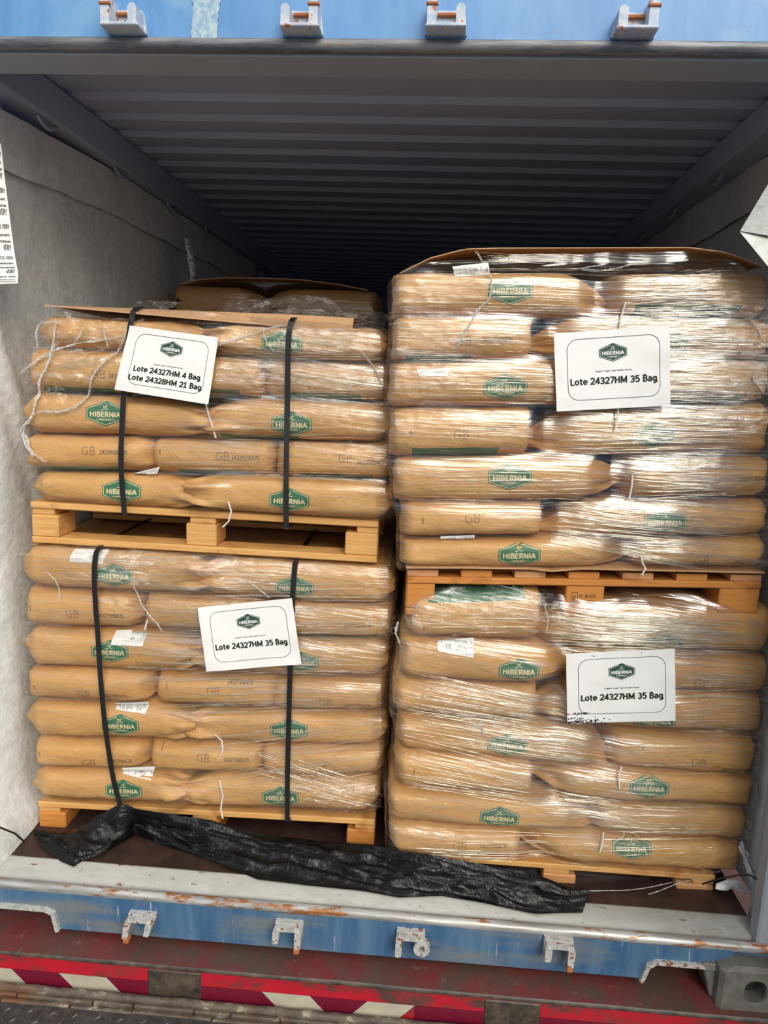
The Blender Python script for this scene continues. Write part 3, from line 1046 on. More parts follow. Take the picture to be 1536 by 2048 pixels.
def dock():
    root = empty('dock_leveler', SH(-0.3, 1.3, -0.33))
    tag(root, 'rusty steel dock plate with raised tread in front of the trailer', 'dock plate')
    mb = MB()
    xs = np.linspace(-1.8, 1.3, 130)
    rows = []
    for x in xs:
        r = []
        for k, (y, z) in enumerate(((1.838, -0.31), (1.837, -0.276), (1.831, -0.270), (1.820, -0.272), (1.816, -0.282), (1.815, -0.31))):
            r.append(SH(x, y + 0.003 * fbm(x * 9, k, 2), z + 0.003 * fbm(x * 11, k, 8)))
        rows.append(r)
    mb.grid(rows, 0, True)
    mb.build('lip_bar', M['dock_rust'], root)
    rng = random.Random(3)
    for row, (y0, y1, z) in enumerate(((1.802, 1.815, -0.284), (1.788, 1.801, -0.291))):
        x = -1.75 + 0.07 * row
        while x < 1.25:
            w = rng.uniform(0.10, 0.26)
            mb = MB()
            j = rng.uniform(-0.002, 0.002)
            mb.box((x, y0 + j, z - 0.03), (x + w - 0.004, y1 + j, z + rng.uniform(-0.002, 0.002)), SH, 0.003)
            mb.build('hinge_plate', M['dock_rust'], root)
            x += w
    mb = MB()
    zc = -0.297
    mb.grid([[SH(-1.8, 1.789, zc), SH(1.3, 1.789, zc)], [SH(-1.8, 0.2, zc), SH(1.3, 0.2, zc)]], 0, False)
    mb.grid([[SH(-1.8, 1.789, zc - 0.03), SH(1.3, 1.789, zc - 0.03)], [SH(-1.8, 1.789, zc), SH(1.3, 1.789, zc)]], 0, False)
    # raised lozenges of the plate
    P = 0.034
    for i in range(0, 62):
        for j in range(0, 18):
            x, y = -1.62 + i * P, 1.770 - j * P
            a = math.radians(52 if (i + j) % 2 else -38)
            L, w, h = 0.015, 0.0042, 0.0032
            ca, sa = math.cos(a), math.sin(a)
            loc = [(-L, 0, 0), (0, -w, 0), (L, 0, 0), (0, w, 0), (-L * 0.55, 0, h), (0, -w * 0.35, h), (L * 0.55, 0, h), (0, w * 0.35, h)]
            mb.add([SH(x + p * ca - q * sa, y + p * sa + q * ca, zc + r - 0.0002) for p, q, r in loc],
                   [(0, 1, 5, 4), (1, 2, 6, 5), (2, 3, 7, 6), (3, 0, 4, 7), (4, 5, 6, 7)], 0, False)
    mb.build('checker_plate', M['checker'], root)


dock()


# ------------------------------------------------------------------ wall liners
def liner(name, side):
    left = side == 'left'
    mb = MB()
    ny, nz = 110, 60
    rows = []
    for i in range(ny + 1):
        y = 1.955 + (5.2 - 1.955) * (i / ny) ** 1.5
        top = (2.315 + 0.045 * smooth((y - 1.95) / 1.2)) if left else (2.34 + 0.05 * smooth((y - 1.95) / 1.0))
        r = []
        for j in range(nz + 1):
            t = j / nz
            z = top * t + 0.004
            d = 0.012 * fbm(y * 1.6, z * 0.9, 3 if left else 9, 2) + 0.004 * fbm(y * 7, z * 4, 5)
            # long slack folds fanning down from the hanging point
            f = (y - 1.95) - 0.40 * (2.25 - z)
            d += 0.020 * math.exp(-(f / 0.03) ** 2) * (1 - t) ** 0.3 if z < 2.25 else 0
            d -= 0.008 * math.exp(-((f + 0.06) / 0.03) ** 2) if z < 2.25 else 0
            x0 = -1.388 if left else 1.072
            x = x0 + (d if left else -d)
            # hem turned over the hanging rope
            hem = z > top - 0.16 - 0.03 * (fbm(y * 1.2, 0, 2) if y < 4.2 else 0)
            x += 0.0
            x -= (0.10 if left else 0.0) * smooth((2.21 - y) / 0.27)   # drawn round the post
            if left:   # spread foot on the floor
                fr_ = smooth((2.21 - y) / 0.27)
                x += (0.055 + 0.105 * fr_) * smooth((0.16 + 0.14 * fr_ - z) / (0.16 + 0.14 * fr_))
            r.append((x, y, z))
        rows.append(r)
    mb.grid(rows, 0, True)
    o = mb.build(name, M['liner'])
    # hem folded over the hanging rope
    hm = MB()
    R2 = []
    for i in range(ny + 1):
        base = rows[i]
        y = base[0][1]
        top = base[-1][2]
        low = top - 0.165 - 0.02 * fbm(y * 1.3, 2, 2)
        sg = 1 if left else -1
        r = []
        for j in range(9):
            z = lerp(low, top + 0.006, j / 8)
            xb = float(np.interp(z, [p[2] for p in base], [p[0] for p in base]))
            r.append((xb + sg * (0.016 + 0.004 * fbm(y * 6, z * 6, 4) - 0.006 * (j / 8)), y, z))
        R2.append(r)
    hm.grid(R2, 0, True)
    hm.build('hem', M['liner'], o)
    return o


o = liner('liner_sheet', 'left')
tag(o, 'pale grey fabric liner hung along the left wall of the container', 'liner')
o = liner('liner_sheet', 'right')
tag(o, 'shaded grey fabric liner hung along the right wall of the container', 'liner')


def liner_bits():
    # folded-back front corner of the right liner
    mb = MB()
    P = [on('Y', *p) for p in ((1550, 345, 2.02), (1480, 462, 2.05), (1550, 462, 1.98), (1500, 495, 2.06), (1560, 560, 2.02))]
    rows = []
    for i in range(13):
        t = i / 12
        a = lerp(P[0], P[1], t)
        b = np.array([1.06, 2.24, a[2]])
        rows.append([lerp(a, b, j / 8) + np.array([0, -0.012 * math.sin(j / 8 * math.pi), 0]) for j in range(9)])
    mb.grid(rows, 0, True)
    rows = []
    for i in range(9):
        t = i / 8
        a = lerp(P[1], P[4], t)
        b = np.array([1.06, 2.22, a[2]])
        rows.append([lerp(a, b, j / 8) + np.array([0, 0.004 + 0.006 * math.sin(j / 8 * math.pi), 0]) for j in range(9)])
    mb.grid(rows, 0, True)
    o = mb.build('liner_flap', M['liner'])
    tag(o, 'folded pale corner of fabric sticking out beside the right corner post', 'liner flap')
    # crumpled end of the liner by the right post
    mb = MB()
    c0, c1 = on('Y', 1478, 1690, 2.13), on('Y', 1500, 1762, 2.06)
    d0, d1 = on('Z', 1432, 1770, 0.05), on('Z', 1500, 1778, 0.03)
    rows = []
    for i in range(17):
        t = i / 16
        a, b = lerp(c0, c1, t), lerp(c0 + np.array([0.02, 0.03, 0]), c1 + np.array([0.03, 0.02, 0]), t)
        rows.append([lerp(a, b, j / 6) + np.array([0.012 * fbm(t * 3, j * 0.5, 1), 0.01 * fbm(t * 4, j * 0.5, 6), 0]) for j in range(7)])
    mb.grid(rows, 0, True)
    rows = []
    for i in range(17):
        t = i / 16
        a = lerp(d0, d1, t)
        rows.append([a + np.array([0.004 * fbm(t * 3, j, 3), 0.012 * fbm(t * 3, j * 0.7, 9), -0.012 + j / 8 * (0.040 * math.sin(math.pi * (0.15 + 0.8 * t))) + 0.006 * fbm(t * 4, j * 0.5, 6)]) for j in range(9)])
    mb.grid(rows, 0, True)
    o = mb.build('liner_scrap', M['liner'])
    tag(o, 'crumpled white fabric end tied beside the lower right pallet', 'liner scrap')
    mb = MB()
    pts = [on('Y', 1405, 1768, 2.10), on('Y', 1440, 1757, 2.07), on('Y', 1478, 1750, 2.05), on('Y', 1500, 1750, 2.04), on('Y', 1512, 1758, 2.0)]
    mb.tube([lerp(pts[int(t)], pts[min(int(t) + 1, 4)], t % 1) for t in np.linspace(0, 3.999, 24)], 0.003, 6)
    o = mb.build('tie_cord', M['strap'])
    tag(o, 'black cord tying the fabric end to the right post', 'cord')
    mb = MB()
    pts = [np.array(on('X', *p, -1.325)) for p in ((-40, 1635), (0, 1655), (30, 1667), (48, 1683))]
    mb.tube([lerp(pts[int(t)], pts[min(int(t) + 1, 3)], t % 1) for t in np.linspace(0, 2.999, 20)], 0.003, 6)
    o = mb.build('tie_cord', M['strap'])
    tag(o, 'black cord lying across the foot of the left liner', 'cord')


liner_bits()


def desiccant(name, quad_rows, label, seed, text=True):
    """printed paper strip hanging in front of the liner: quad_rows = list of (left point, right point)"""
    mb = MB()
    n = len(quad_rows)
    L = [np.array(a) for a, b in quad_rows]
    R_ = [np.array(b) for a, b in quad_rows]

    def P(s, t, lift=0.0):
        k = min(int(t * (n - 1)), n - 2)
        f = t * (n - 1) - k
        a, b = lerp(L[k], L[k + 1], f), lerp(R_[k], R_[k + 1], f)
        w = b - a
        nn = np.array([w[1], -w[0], 0])
        nn = nn / (np.linalg.norm(nn) + 1e-9)
        if nn[1] > 0:
            nn = -nn
        return lerp(a, b, s) + nn * (lift + 0.010 * math.sin(math.pi * s) + 0.003 * fbm(s * 2, t * 8, seed))
    mb.grid([[P(i / 8, j / 40) for i in range(9)] for j in range(41)], 0, True)
    mb.grid([[P(i / 8, j / 40, -0.018 * math.sin(math.pi * i / 8) - 0.001) for i in range(9)] for j in range(41)], 0, True)
    rng = random.Random(seed)
    H = np.linalg.norm(L[0] - L[-1])
    Wd = np.linalg.norm(L[n // 2] - R_[n // 2])
    for col in (0.28, 0.76):
        t = 0.03 + (0.03 if col > 0.5 else 0)
        while t < 0.94:
            for words, hh, w in (('SECO VDRY', 0.010, 0.40), ('desiccant', 0.006, 0.36), ('container', 0.006, 0.40), ('VDRY', 0.013, 0.2)):
                if t > 0.96:
                    break
                fn = lambda x, y: P(min(max(col + x, 0), 1), min(max(t - y, 0), 1), 0.0012)
                put_text(mb, words, 0 if words != 'VDRY' else 0.08, 0, w, hh / H, fn, 1, 0.20)
                t += (hh + 0.009) / H
            t += 0.012 / H
    o = mb.build(name, [M['paper'], M['grey_ink']])
    tag(o, label, 'desiccant bag', 'printed desiccant bags hung on the left liner')


def dq(rows, x0, x1):
    return [(on('Y', a, y, x0), on('Y', b, y2, x1)) for a, y, b, y2 in rows]


desiccant('desiccant_bag', dq([(-60, 270, 2, 288), (-60, 350, 10, 360), (-55, 430, 19, 430), (-50, 500, 28, 500), (-50, 548, 36, 545), (-50, 572, 36, 567)], 2.06, 2.10), 'white printed desiccant bag hanging on the left liner nearest the opening', 5)
YD = 3.42
desiccant('desiccant_bag', dq([(369, 476, 374, 477), (373, 500, 384, 502), (377, 525, 390, 527), (380, 545, 391, 546), (382, 562, 386, 562)], YD, YD + 0.05), 'small dark printed desiccant bag hanging deep in the container above the rear load', 6)


# ------------------------------------------------------------------ bags
BAGS = {}          # pile -> list of (bag object, verts, faces)
KRAFT = ['kraft']


def make_bag(fr, pile, q, depth, v0, ends, seed, prints=(), band=None, tz=(0, 0), label='', group='', ticket=None, string=None):
    """one filled paper bag; q = (uL, zLtop, zLbot, uR, zRtop, zRbot) on the front plane"""
    uL, zlt, zlb, uR, zrt, zrb = q
    Lg = uR - uL
    ns, nf = 60, 44
    rows = []
    S = [0.5 - 0.5 * math.cos(math.pi * i / ns) for i in range(ns + 1)]
    S = [0.5 * a + 0.5 * i / ns for i, a in enumerate(S)]
    for s in S:
        h = lerp(zlt - zlb, zrt - zrb, s) * 1.05
        zc = lerp(zlt + zlb, zrt + zrb, s) / 2
        u = uL + Lg * s
        hs = ds = 1.0
        pinch = 0.0
        vc = v0 + depth / 2
        for side, e in ((0, ends[0]), (1, ends[1])):
            x = (s if side == 0 else 1 - s) * Lg
            if e == 'b':
                T = 0.040
                if x < T:
                    k = (1 - (1 - x / T) ** 2.4) ** (1 / 2.4)
                    hs *= 0.76 + 0.24 * k
                    ds *= 0.55 + 0.45 * k
                    pinch = max(pinch, 0.35 * (1 - x / T))
            elif e == 'p':          # folded end drawn to a ridge
                T = 0.05
                if x < T:
                    k = x / T
                    hs *= 0.42 + 0.58 * math.sin(k * math.pi / 2) ** 0.9
                    ds *= 0.80 + 0.20 * k
                    pinch = max(pinch, 0.45 * (1 - k))
            elif e == 'r':          # rounder filled end
                T = 0.07
                if x < T:
                    k = math.sqrt(max(0, 1 - (1 - x / T) ** 2))
                    hs *= 0.40 + 0.60 * k
                    ds *= 0.45 + 0.55 * k
                    pinch = max(pinch, 0.5 * (1 - x / T))
            elif e == 's':          # short bunched neck pressed against the next bag
                T = 0.15
                if x < T:
                    k = x / T
                    hs *= 0.46 + 0.54 * math.sin(k * math.pi / 2) ** 1.3
                    ds *= 0.40 + 0.60 * smooth(k) ** 0.7
                    zc += tz[side] * h * (1 - smooth(k))
                    vc = lerp(v0 + depth * 0.22, vc, smooth(k))
                    pinch = max(pinch, 1 - smooth(k))
            else:                    # tied neck
                T = 0.17
                if x < T:
                    k = x / T
                    a = 0.20 + 0.80 * math.sin(min(1, k * 1.02) * math.pi / 2) ** 1.15
                    if k < 0.10:
                        a = lerp(0.36, 0.26, k / 0.10)
                    hs *= a
                    ds *= 0.14 + 0.86 * smooth(k) ** 0.8
                    zc += tz[side] * h * (1 - smooth(k))
                    vc = lerp(v0 + depth * 0.30, vc, smooth(k))
                    pinch = max(pinch, 1 - smooth(k))
        row = []
        for j in range(nf):
            ph = 2 * math.pi * j / nf
            c, sn = math.cos(ph), math.sin(ph)
            ex = 0.46
            cv = math.copysign(abs(c) ** ex, c)
            cz = math.copysign(abs(sn) ** 0.60, sn)
            rv, rz = depth / 2 * ds, h / 2 * hs
            fold = 0.0
            if pinch > 0:
                fold = pinch * (0.17 * math.sin(ph * 7 + seed + 2 * fbm(s * 3, seed, 1)) + 0.08 * math.sin(ph * 13 + seed * 2.1)) * min(1, 1.6 * pinch)
            w = 1 + fold
            nz = 0.006 * fbm(u * 5 + seed, ph * 1.1, seed * 0.7, 3) + 0.004 * fbm(u * 22, ph * 3 + seed, seed, 3) * (0.5 + 1.5 * pinch)
            bulge = 0.010 * math.sin(math.pi * s) if c > 0 else 0
            v = vc - cv * (rv * w + nz + bulge)
            z = zc + cz * (rz * w + nz * 0.6)
            row.append((u + 0.004 * fbm(ph * 1.5, seed, s * 2) * (1 if 0.02 < s < 0.98 else 2.5), v, z))
        rows.append(row)
    W = [[fr.W(*p) for p in r] for r in rows]
    mb = MB()
    mb.grid(W, 0, True, True)
    # flat ends
    for r, flip in ((W[0], True), (W[-1], False)):
        cpt = sum(np.array(p) for p in r) / nf
        b = len(mb.v)
        mb.v += [tuple(cpt)]
        base = 0 if flip else nf * ns
        for j in range(nf):
            k = (j + 1) % nf
            mb.f.append((base + j, base + k, b) if not flip else (base + k, base + j, b))
            mb.m.append(0)
            mb.s.append(True)
    # green printed panel showing along a lower or upper edge
    if band:
        lowhi, s0, s1, j0, j1 = band
        nfaces = ns * nf
        for i in range(ns):
            if s0 <= S[i] <= s1:
                for j in range(nf):
                    ph = 360.0 * (j + 0.5) / nf
                    a = -(360 - ph) if ph > 180 else ph
                    if j0 <= a <= j1:
                        mb.m[i * nf + j] = 1
    bvh = BVHTree.FromPolygons([Vector(p) for p in mb.v], mb.f)
    nb_v, nb_f = list(mb.v), list(mb.f)
    d = Vector(fr.v)
    tilt = math.atan2((zrt + zrb - zlt - zlb) / 2, Lg)
    ct, st = math.cos(tilt), math.sin(tilt)

    def surf(u0, z0, lift):
        def fn(x, y, extra=0.0):
            u, z = u0 + x * ct - y * st, z0 + x * st + y * ct
            p = Vector(fr.W(u, v0 - 0.4, z))
            hit = bvh.ray_cast(p, d, 1.0)
            if hit[0] is None:
                hit = bvh.find_nearest(Vector(fr.W(u, v0, z)))
            return hit[0] - d * (lift + extra)
        return fn
    for pr in prints:
        kind, px, py = pr[:3]
        u0, z0 = fr.at(px, py, v0)
        f = surf(u0, z0, 0.0009)
        if kind == 'logo':
            sc_ = pr[3] if len(pr) > 3 else 1.0
            emblem(mb, 0.124 * sc_, 0.078 * sc_, f, 1, 2)
        elif kind == 'gb':
            put_text(mb, 'GB', 0, 0, 0.046, 0.027, f, 3, 0.075)
        elif kind == 'code':
            put_text(mb, pr[3], 0, 0, 0.0078 * len(pr[3]), 0.013, f, 4, 0.13)
        elif kind == 'mark':
            put_text(mb, 'lll', 0, 0, 0.006, 0.018, f, 4, 0.10)
    o = mb.build('sugar_bag', [M['kraft'], M['green'], M['cream'], M['ink'], M['code']])
    tag(o, label, 'bag', group)
    if ticket:
        tk = MB()
        c4 = [fr.at(px, py, v0) for px, py in ticket]
        cu, cz_ = sum(p[0] for p in c4) / 4, sum(p[1] for p in c4) / 4

        def tp(s, t, lift):
            a = lerp(np.array(c4[0]), np.array(c4[1]), s)
            b = lerp(np.array(c4[3]), np.array(c4[2]), s)
            u, z = lerp(a, b, t)
            p = Vector(fr.W(u, v0 - 0.4, z))
            hit = bvh.ray_cast(p, d, 1.0)
            v = (hit[0] - p).length - 0.4 + v0 if hit[0] is not None and (hit[0] - p).length < 0.46 else v0 + 0.01
            return fr.W(u, min(v, v0 + 0.03) - 0.002 - lift, z)
        tk.grid([[tp(i / 12, j / 5, 0) for j in range(6)] for i in range(13)], 0, True)
        rng = random.Random(seed)
        for i in range(22):
            s = 0.07 + 0.86 * i / 21
            if 0.55 < s < 0.68:
                continue
            t0, t1 = rng.uniform(0.08, 0.3), rng.uniform(0.6, 0.92)
            tk.add([tp(s, t0, 0.0006), tp(s + 0.011, t0, 0.0006), tp(s + 0.011, t1, 0.0006), tp(s, t1, 0.0006)], [(0, 1, 2, 3)], 1)
        for r0 in (0.055, 0.035):
            cc = [(0.615 + r0 * math.cos(a), 0.5 + 2.1 * r0 * math.sin(a)) for a in np.linspace(0, 2 * math.pi, 18)]
            for (s0, t0), (s1, t1) in zip(cc[:-1], cc[1:]):
                tk.add([tp(s0, t0, 0.0006), tp(s1, t1, 0.0006), tp(lerp(s1, 0.615, 0.2), lerp(t1, 0.5, 0.2), 0.0006), tp(lerp(s0, 0.615, 0.2), lerp(t0, 0.5, 0.2), 0.0006)], [(0, 1, 2, 3)], 1)
        t_ = tk.build('product_ticket', [M['paper'], M['grey_ink']], o)
        t_['label'] = 'white printed paper ticket'
    if string:
        sg = MB()
        pts = [fr.at(px, py, v0 - 0.012) for px, py in string]
        P = []
        for k in range(len(pts) - 1):
            for t in np.linspace(0, 1, 14, endpoint=False):
                P.append(lerp(np.array(pts[k]), np.array(pts[k + 1]), t))
        P.append(np.array(pts[-1]))
        for ph in (0, math.pi):
            sg.tube([fr.W(p[0] + 0.0022 * math.sin(i * 1.25 + ph), v0 - 0.016 + 0.0022 * math.cos(i * 1.25 + ph), p[1]) for i, p in enumerate(P)], 0.0013, 5)
        sg.build('closing_string', M['string'], o)
    BAGS.setdefault(pile, []).append((o, nb_v, nb_f))
    return o


ORD = ['top', 'second', 'third', 'fourth', 'fifth', 'sixth', 'seventh']
PILE = {'A': 'upper strapped stack', 'B': 'lower strapped stack', 'C': 'upper unstrapped stack', 'D': 'lower unstrapped stack'}


def pile(key, fr, xref, bounds, rows):
    xa, xb = xref
    nrow = len(rows)

    def by(i, x):
        if callable(bounds[i]):
            return bounds[i](x)
        return lerp(bounds[i][0], bounds[i][1], (x - xa) / (xb - xa))
    for r, bags in enumerate(rows):
        for k, b in enumerate(bags):
            xl, xr = b['x']
            dt, db = b.get('top', (0, 0)), b.get('bot', (0, 0))
            dt = dt if isinstance(dt, tuple) else (dt, dt)
            db = db if isinstance(db, tuple) else (db, db)
            rng = random.Random(hash((key == 'A', key == 'B', key == 'C', r, k)))
            v0 = b.get('v', rng.uniform(-0.008, 0.008))
            uL, zlt = fr.at(xl, by(r, xl) + dt[0], v0)
            _, zlb = fr.at(xl, by(r + 1, xl) + db[0], v0)
            uR, zrt = fr.at(xr, by(r, xr) + dt[1], v0)
            _, zrb = fr.at(xr, by(r + 1, xr) + db[1], v0)
            ends = b['e']
            what = ('with green logo' if any(p[0] == 'logo' for p in b.get('p', ())) else 'with printed code' if b.get('p') else 'without visible print')
            lay = 'bottom' if r == nrow - 1 else ORD[r]
            n = len(bags)
            place = ('left', 'right')[k] if n == 2 else ('left', 'middle', 'right')[k]
            label = 'brown paper bag %s, %s in the %s layer of the %s' % (what, place, lay, PILE[key])
            make_bag(fr, key, (uL, zlt, zlb, uR, zrt, zrb), 0.37 if 't' in ends or 's' in ends else 0.50, v0, ends, 10 * r + 3.7 * k + {'A': 0, 'B': 100, 'C': 200, 'D': 300}[key],
                     b.get('p', ()), b.get('band'), b.get('tz', (0, 0)), label, 'sugar bags of the ' + PILE[key], b.get('ticket'), b.get('string'))


LOW = ('low', 0.12, 0.72, -85, -33)
C1, C2 = '24327300470', '24328100470'
L_, G_ = 'logo', 'gb'


def piles():
    pile('A', FL, (60, 760), [(628, 655), (692, 724), (783, 806), (868, 885), (941, 963), (1005, 1044)], [
        [dict(x=(66, 424), e='ps', tz=(0, -.1)), dict(x=(402, 774), e='sp', p=[(L_, 565, 688)])],
        [dict(x=(44, 288), e='br', p=[(G_, 200, 748), ('code', 247, 752, C2)], band=LOW), dict(x=(284, 524), e='bb', band=('low', .3, .8, -84, -26)), dict(x=(516, 776), e='rb', p=[('code', 722, 768, C2)], band=('low', .2, .8, -84, -26))],
        [dict(x=(35, 432), e='ps', tz=(0, -.05), p=[(L_, 213, 827)], top=(0, 8)), dict(x=(398, 782), e='sp', tz=(-.1, 0), p=[(L_, 584, 848)], string=[(412, 806), (418, 830), (428, 862), (432, 876)], band=('low', .1, .5, -86, -40))],
        [dict(x=(37, 308), e='br', p=[(G_, 180, 901), ('code', 229, 904, C2), ('mark', 54, 903)], band=LOW), dict(x=(296, 549), e='bb', p=[(G_, 447, 912), ('code', 492, 915, C2), ('mark', 321, 903)], band=('low', .2, .82, -84, -30)), dict(x=(547, 783), e='bb', p=[(G_, 692, 916), ('code', 742, 924, C2)], band=('low', .2, .85, -84, -30))],
        [dict(x=(56, 404), e='ps', tz=(0, 0), p=[(L_, 246, 981)], ticket=[(262, 948), (318, 934), (312, 948), (262, 950)]), dict(x=(366, 784), e='sp', tz=(.05, 0), p=[(L_, 580, 1000)], string=[(457, 1003), (463, 1022), (458, 1042), (446, 1054)], v=-0.02)],
    ])
    pile('B', FL, (45, 770), [(1092, 1134), (1176, 1213), (1257, 1284), (1338, 1361), (1405, 1433), (1477, 1499), (1540, 1561), (1600, 1634)], [
        [dict(x=(32, 422), e='ps', p=[(L_, 230, 1150)], ticket=[(142, 1101), (212, 1103), (208, 1126), (142, 1121)]), dict(x=(396, 790), e='sp', p=[(L_, 590, 1174)])],
        [dict(x=(38, 284), e='br', p=[(G_, 148, 1226), ('code', 222, 1231, C1), ('mark', 61, 1217)]), dict(x=(278, 530), e='bb', string=[(295, 1240), (290, 1260)]), dict(x=(524, 785), e='rb', p=[('code', 716, 1251, C1)], band=('low', .25, .9, -85, -38))],
        [dict(x=(38, 400), e='ps', p=[(L_, 222, 1302)], ticket=[(226, 1266), (290, 1264), (287, 1291), (224, 1288)]), dict(x=(378, 776), e='sp', p=[(L_, 600, 1322)])],
        [dict(x=(43, 303), e='br', p=[(G_, 169, 1388), ('code', 229, 1391, C1), ('mark', 70, 1374)]), dict(x=(303, 553), e='bb', p=[(G_, 428, 1380), ('code', 480, 1366, C1), ('mark', 334, 1372)], band=('low', .2, .6, -85, -34)), dict(x=(527, 772), e='rb', p=[(G_, 652, 1404), ('code', 716, 1411, C1)])],
        [dict(x=(43, 390), e='ps', p=[(L_, 243, 1449)], ticket=[(229, 1408), (296, 1406), (290, 1428), (229, 1420)]), dict(x=(370, 772), e='sp', p=[(L_, 579, 1458)], string=[(430, 1468), (444, 1480), (446, 1500), (438, 1516)])],
        [dict(x=(57, 297), e='br', p=[(G_, 180, 1524), ('code', 240, 1520, C1), ('mark', 80, 1508)]), dict(x=(292, 523), e='bb', p=[(G_, 408, 1514), ('code', 474, 1518, C1), ('mark', 323, 1496)], band=('low', .3, .55, -85, -36)), dict(x=(517, 764), e='bb', p=[(G_, 643, 1535)])],
        [dict(x=(57, 374), e='ps', p=[(L_, 249, 1579)], ticket=[(243, 1538), (309, 1535), (302, 1559), (241, 1551)]), dict(x=(362, 758), e='sp', p=[(L_, 562, 1592)], string=[(440, 1560), (446, 1590), (442, 1615), (446, 1636)])],
    ])
    pile('C', FR, (800, 1530), [(541, 541), (628, 634), (723, 716), (813, 805), (916, 912), (1005, 1000), (1080, 1074), (1138, 1141)], [
        [dict(x=(788, 1246), e='bt', tz=(0, -.25), p=[(L_, 1020, 582)], ticket=[(905, 532), (977, 524), (982, 548), (912, 552)]), dict(x=(1236, 1556), e='bb', band=('low', .12, .8, -86, -20), string=[(1250, 606), (1244, 624), (1238, 655)])],
        [dict(x=(786, 1076), e='bb', p=[(G_, 928, 682), ('code', 994, 680, C1), ('mark', 820, 668)], band=('low', .1, .55, -86, -30)), dict(x=(1062, 1556), e='tb', tz=(-.1, 0), p=[(L_, 1332, 690)])],
        [dict(x=(780, 1246), e='bt', p=[(L_, 1010, 775)], ticket=[(834, 738), (902, 738), (893, 752), (838, 752)]), dict(x=(1226, 1556), e='bb', band=('low', .2, .85, -86, -26), string=[(1236, 815), (1234, 835), (1230, 860)])],
        [dict(x=(780, 1073), e='bb', p=[(G_, 923, 868), ('code', 1000, 855, C1), ('mark', 822, 868)], band=('low', .15, .76, -86, -24)), dict(x=(1060, 1556), e='tb', tz=(-.15, 0), p=[(L_, 1308, 870)])],
        [dict(x=(790, 1268), e='bt', tz=(0, 0), p=[(L_, 1019, 953)], string=[(1264, 950), (1262, 975), (1257, 998)]), dict(x=(1262, 1556), e='bb', p=[('code', 1508, 957, C1)])],
        [dict(x=(803, 1096), e='bb', p=[(G_, 945, 1035), ('code', 1022, 1027, C1), ('mark', 846, 1042)]), dict(x=(1077, 1548), e='tb', tz=(-.3, 0), p=[(L_, 1328, 1043)])],
        [dict(x=(803, 1290), e='bt', tz=(0, 0), p=[(L_, 1038, 1109)], ticket=[(881, 1074), (950, 1071), (949, 1079), (882, 1082)], string=[(1281, 1112), (1284, 1126), (1290, 1136), (1282, 1150)]), dict(x=(1274, 1546), e='bb', p=[(G_, 1402, 1119), ('code', 1498, 1123, C1)])],
    ])
    pile('D', FR, (800, 1520), [(1176, 1216), (1280, 1312), (1362, 1396), (1432, 1476), (1505, 1563), (1582, 1622), (1650, 1690), (1714, 1755)], [
        [dict(x=(818, 1094), e='bb', top=(14, -14), band=('top', .14, .85, 26, 80), p=[('mark', 848, 1255)]), dict(x=(1072, 1556), e='tb', tz=(-.25, 0), p=[(L_, 1325, 1288)], top=(10, 0))],
        [dict(x=(803, 1170), e='bt', p=[(L_, 1037, 1340)], ticket=[(876, 1282), (948, 1277), (946, 1313), (876, 1302)]), dict(x=(1150, 1552), e='bb', p=[(G_, 1402, 1365), ('code', 1464, 1367, C1)])],
        [dict(x=(788, 1084), e='bb', p=[('mark', 845, 1392)]), dict(x=(1070, 1540), e='tb', tz=(-.2, 0), p=[(L_, 1309, 1440)])],
        [dict(x=(796, 1258), e='bt', tz=(0, -.35), p=[(L_, 1014, 1488)], bot=(0, 6)), dict(x=(1226, 1526), e='bb', p=[(G_, 1396, 1523), ('code', 1470, 1540, C1), ('mark', 1284, 1495)], top=(6, 0))],
        [dict(x=(792, 1074), e='bb', p=[('mark', 828, 1541)]), dict(x=(1068, 1518), e='tb', tz=(0, 0), p=[(L_, 1297, 1574)], band=('low', .5, .95, -86, -38), string=[(1242, 1533), (1236, 1552), (1238, 1578)], top=(6, 0))],
        [dict(x=(778, 1218), e='bt', tz=(0, -.3), p=[(L_, 998, 1632)]), dict(x=(1192, 1508), e='bb', p=[(G_, 1356, 1658)], string=[(1206, 1664), (1204, 1684), (1199, 1702)])],
        [dict(x=(780, 1050), e='bb', p=[(G_, 920, 1689), ('code', 986, 1690, C1)]), dict(x=(1044, 1494), e='tb', tz=(0, 0), p=[(L_, 1262, 1694)])],
    ])


piles()


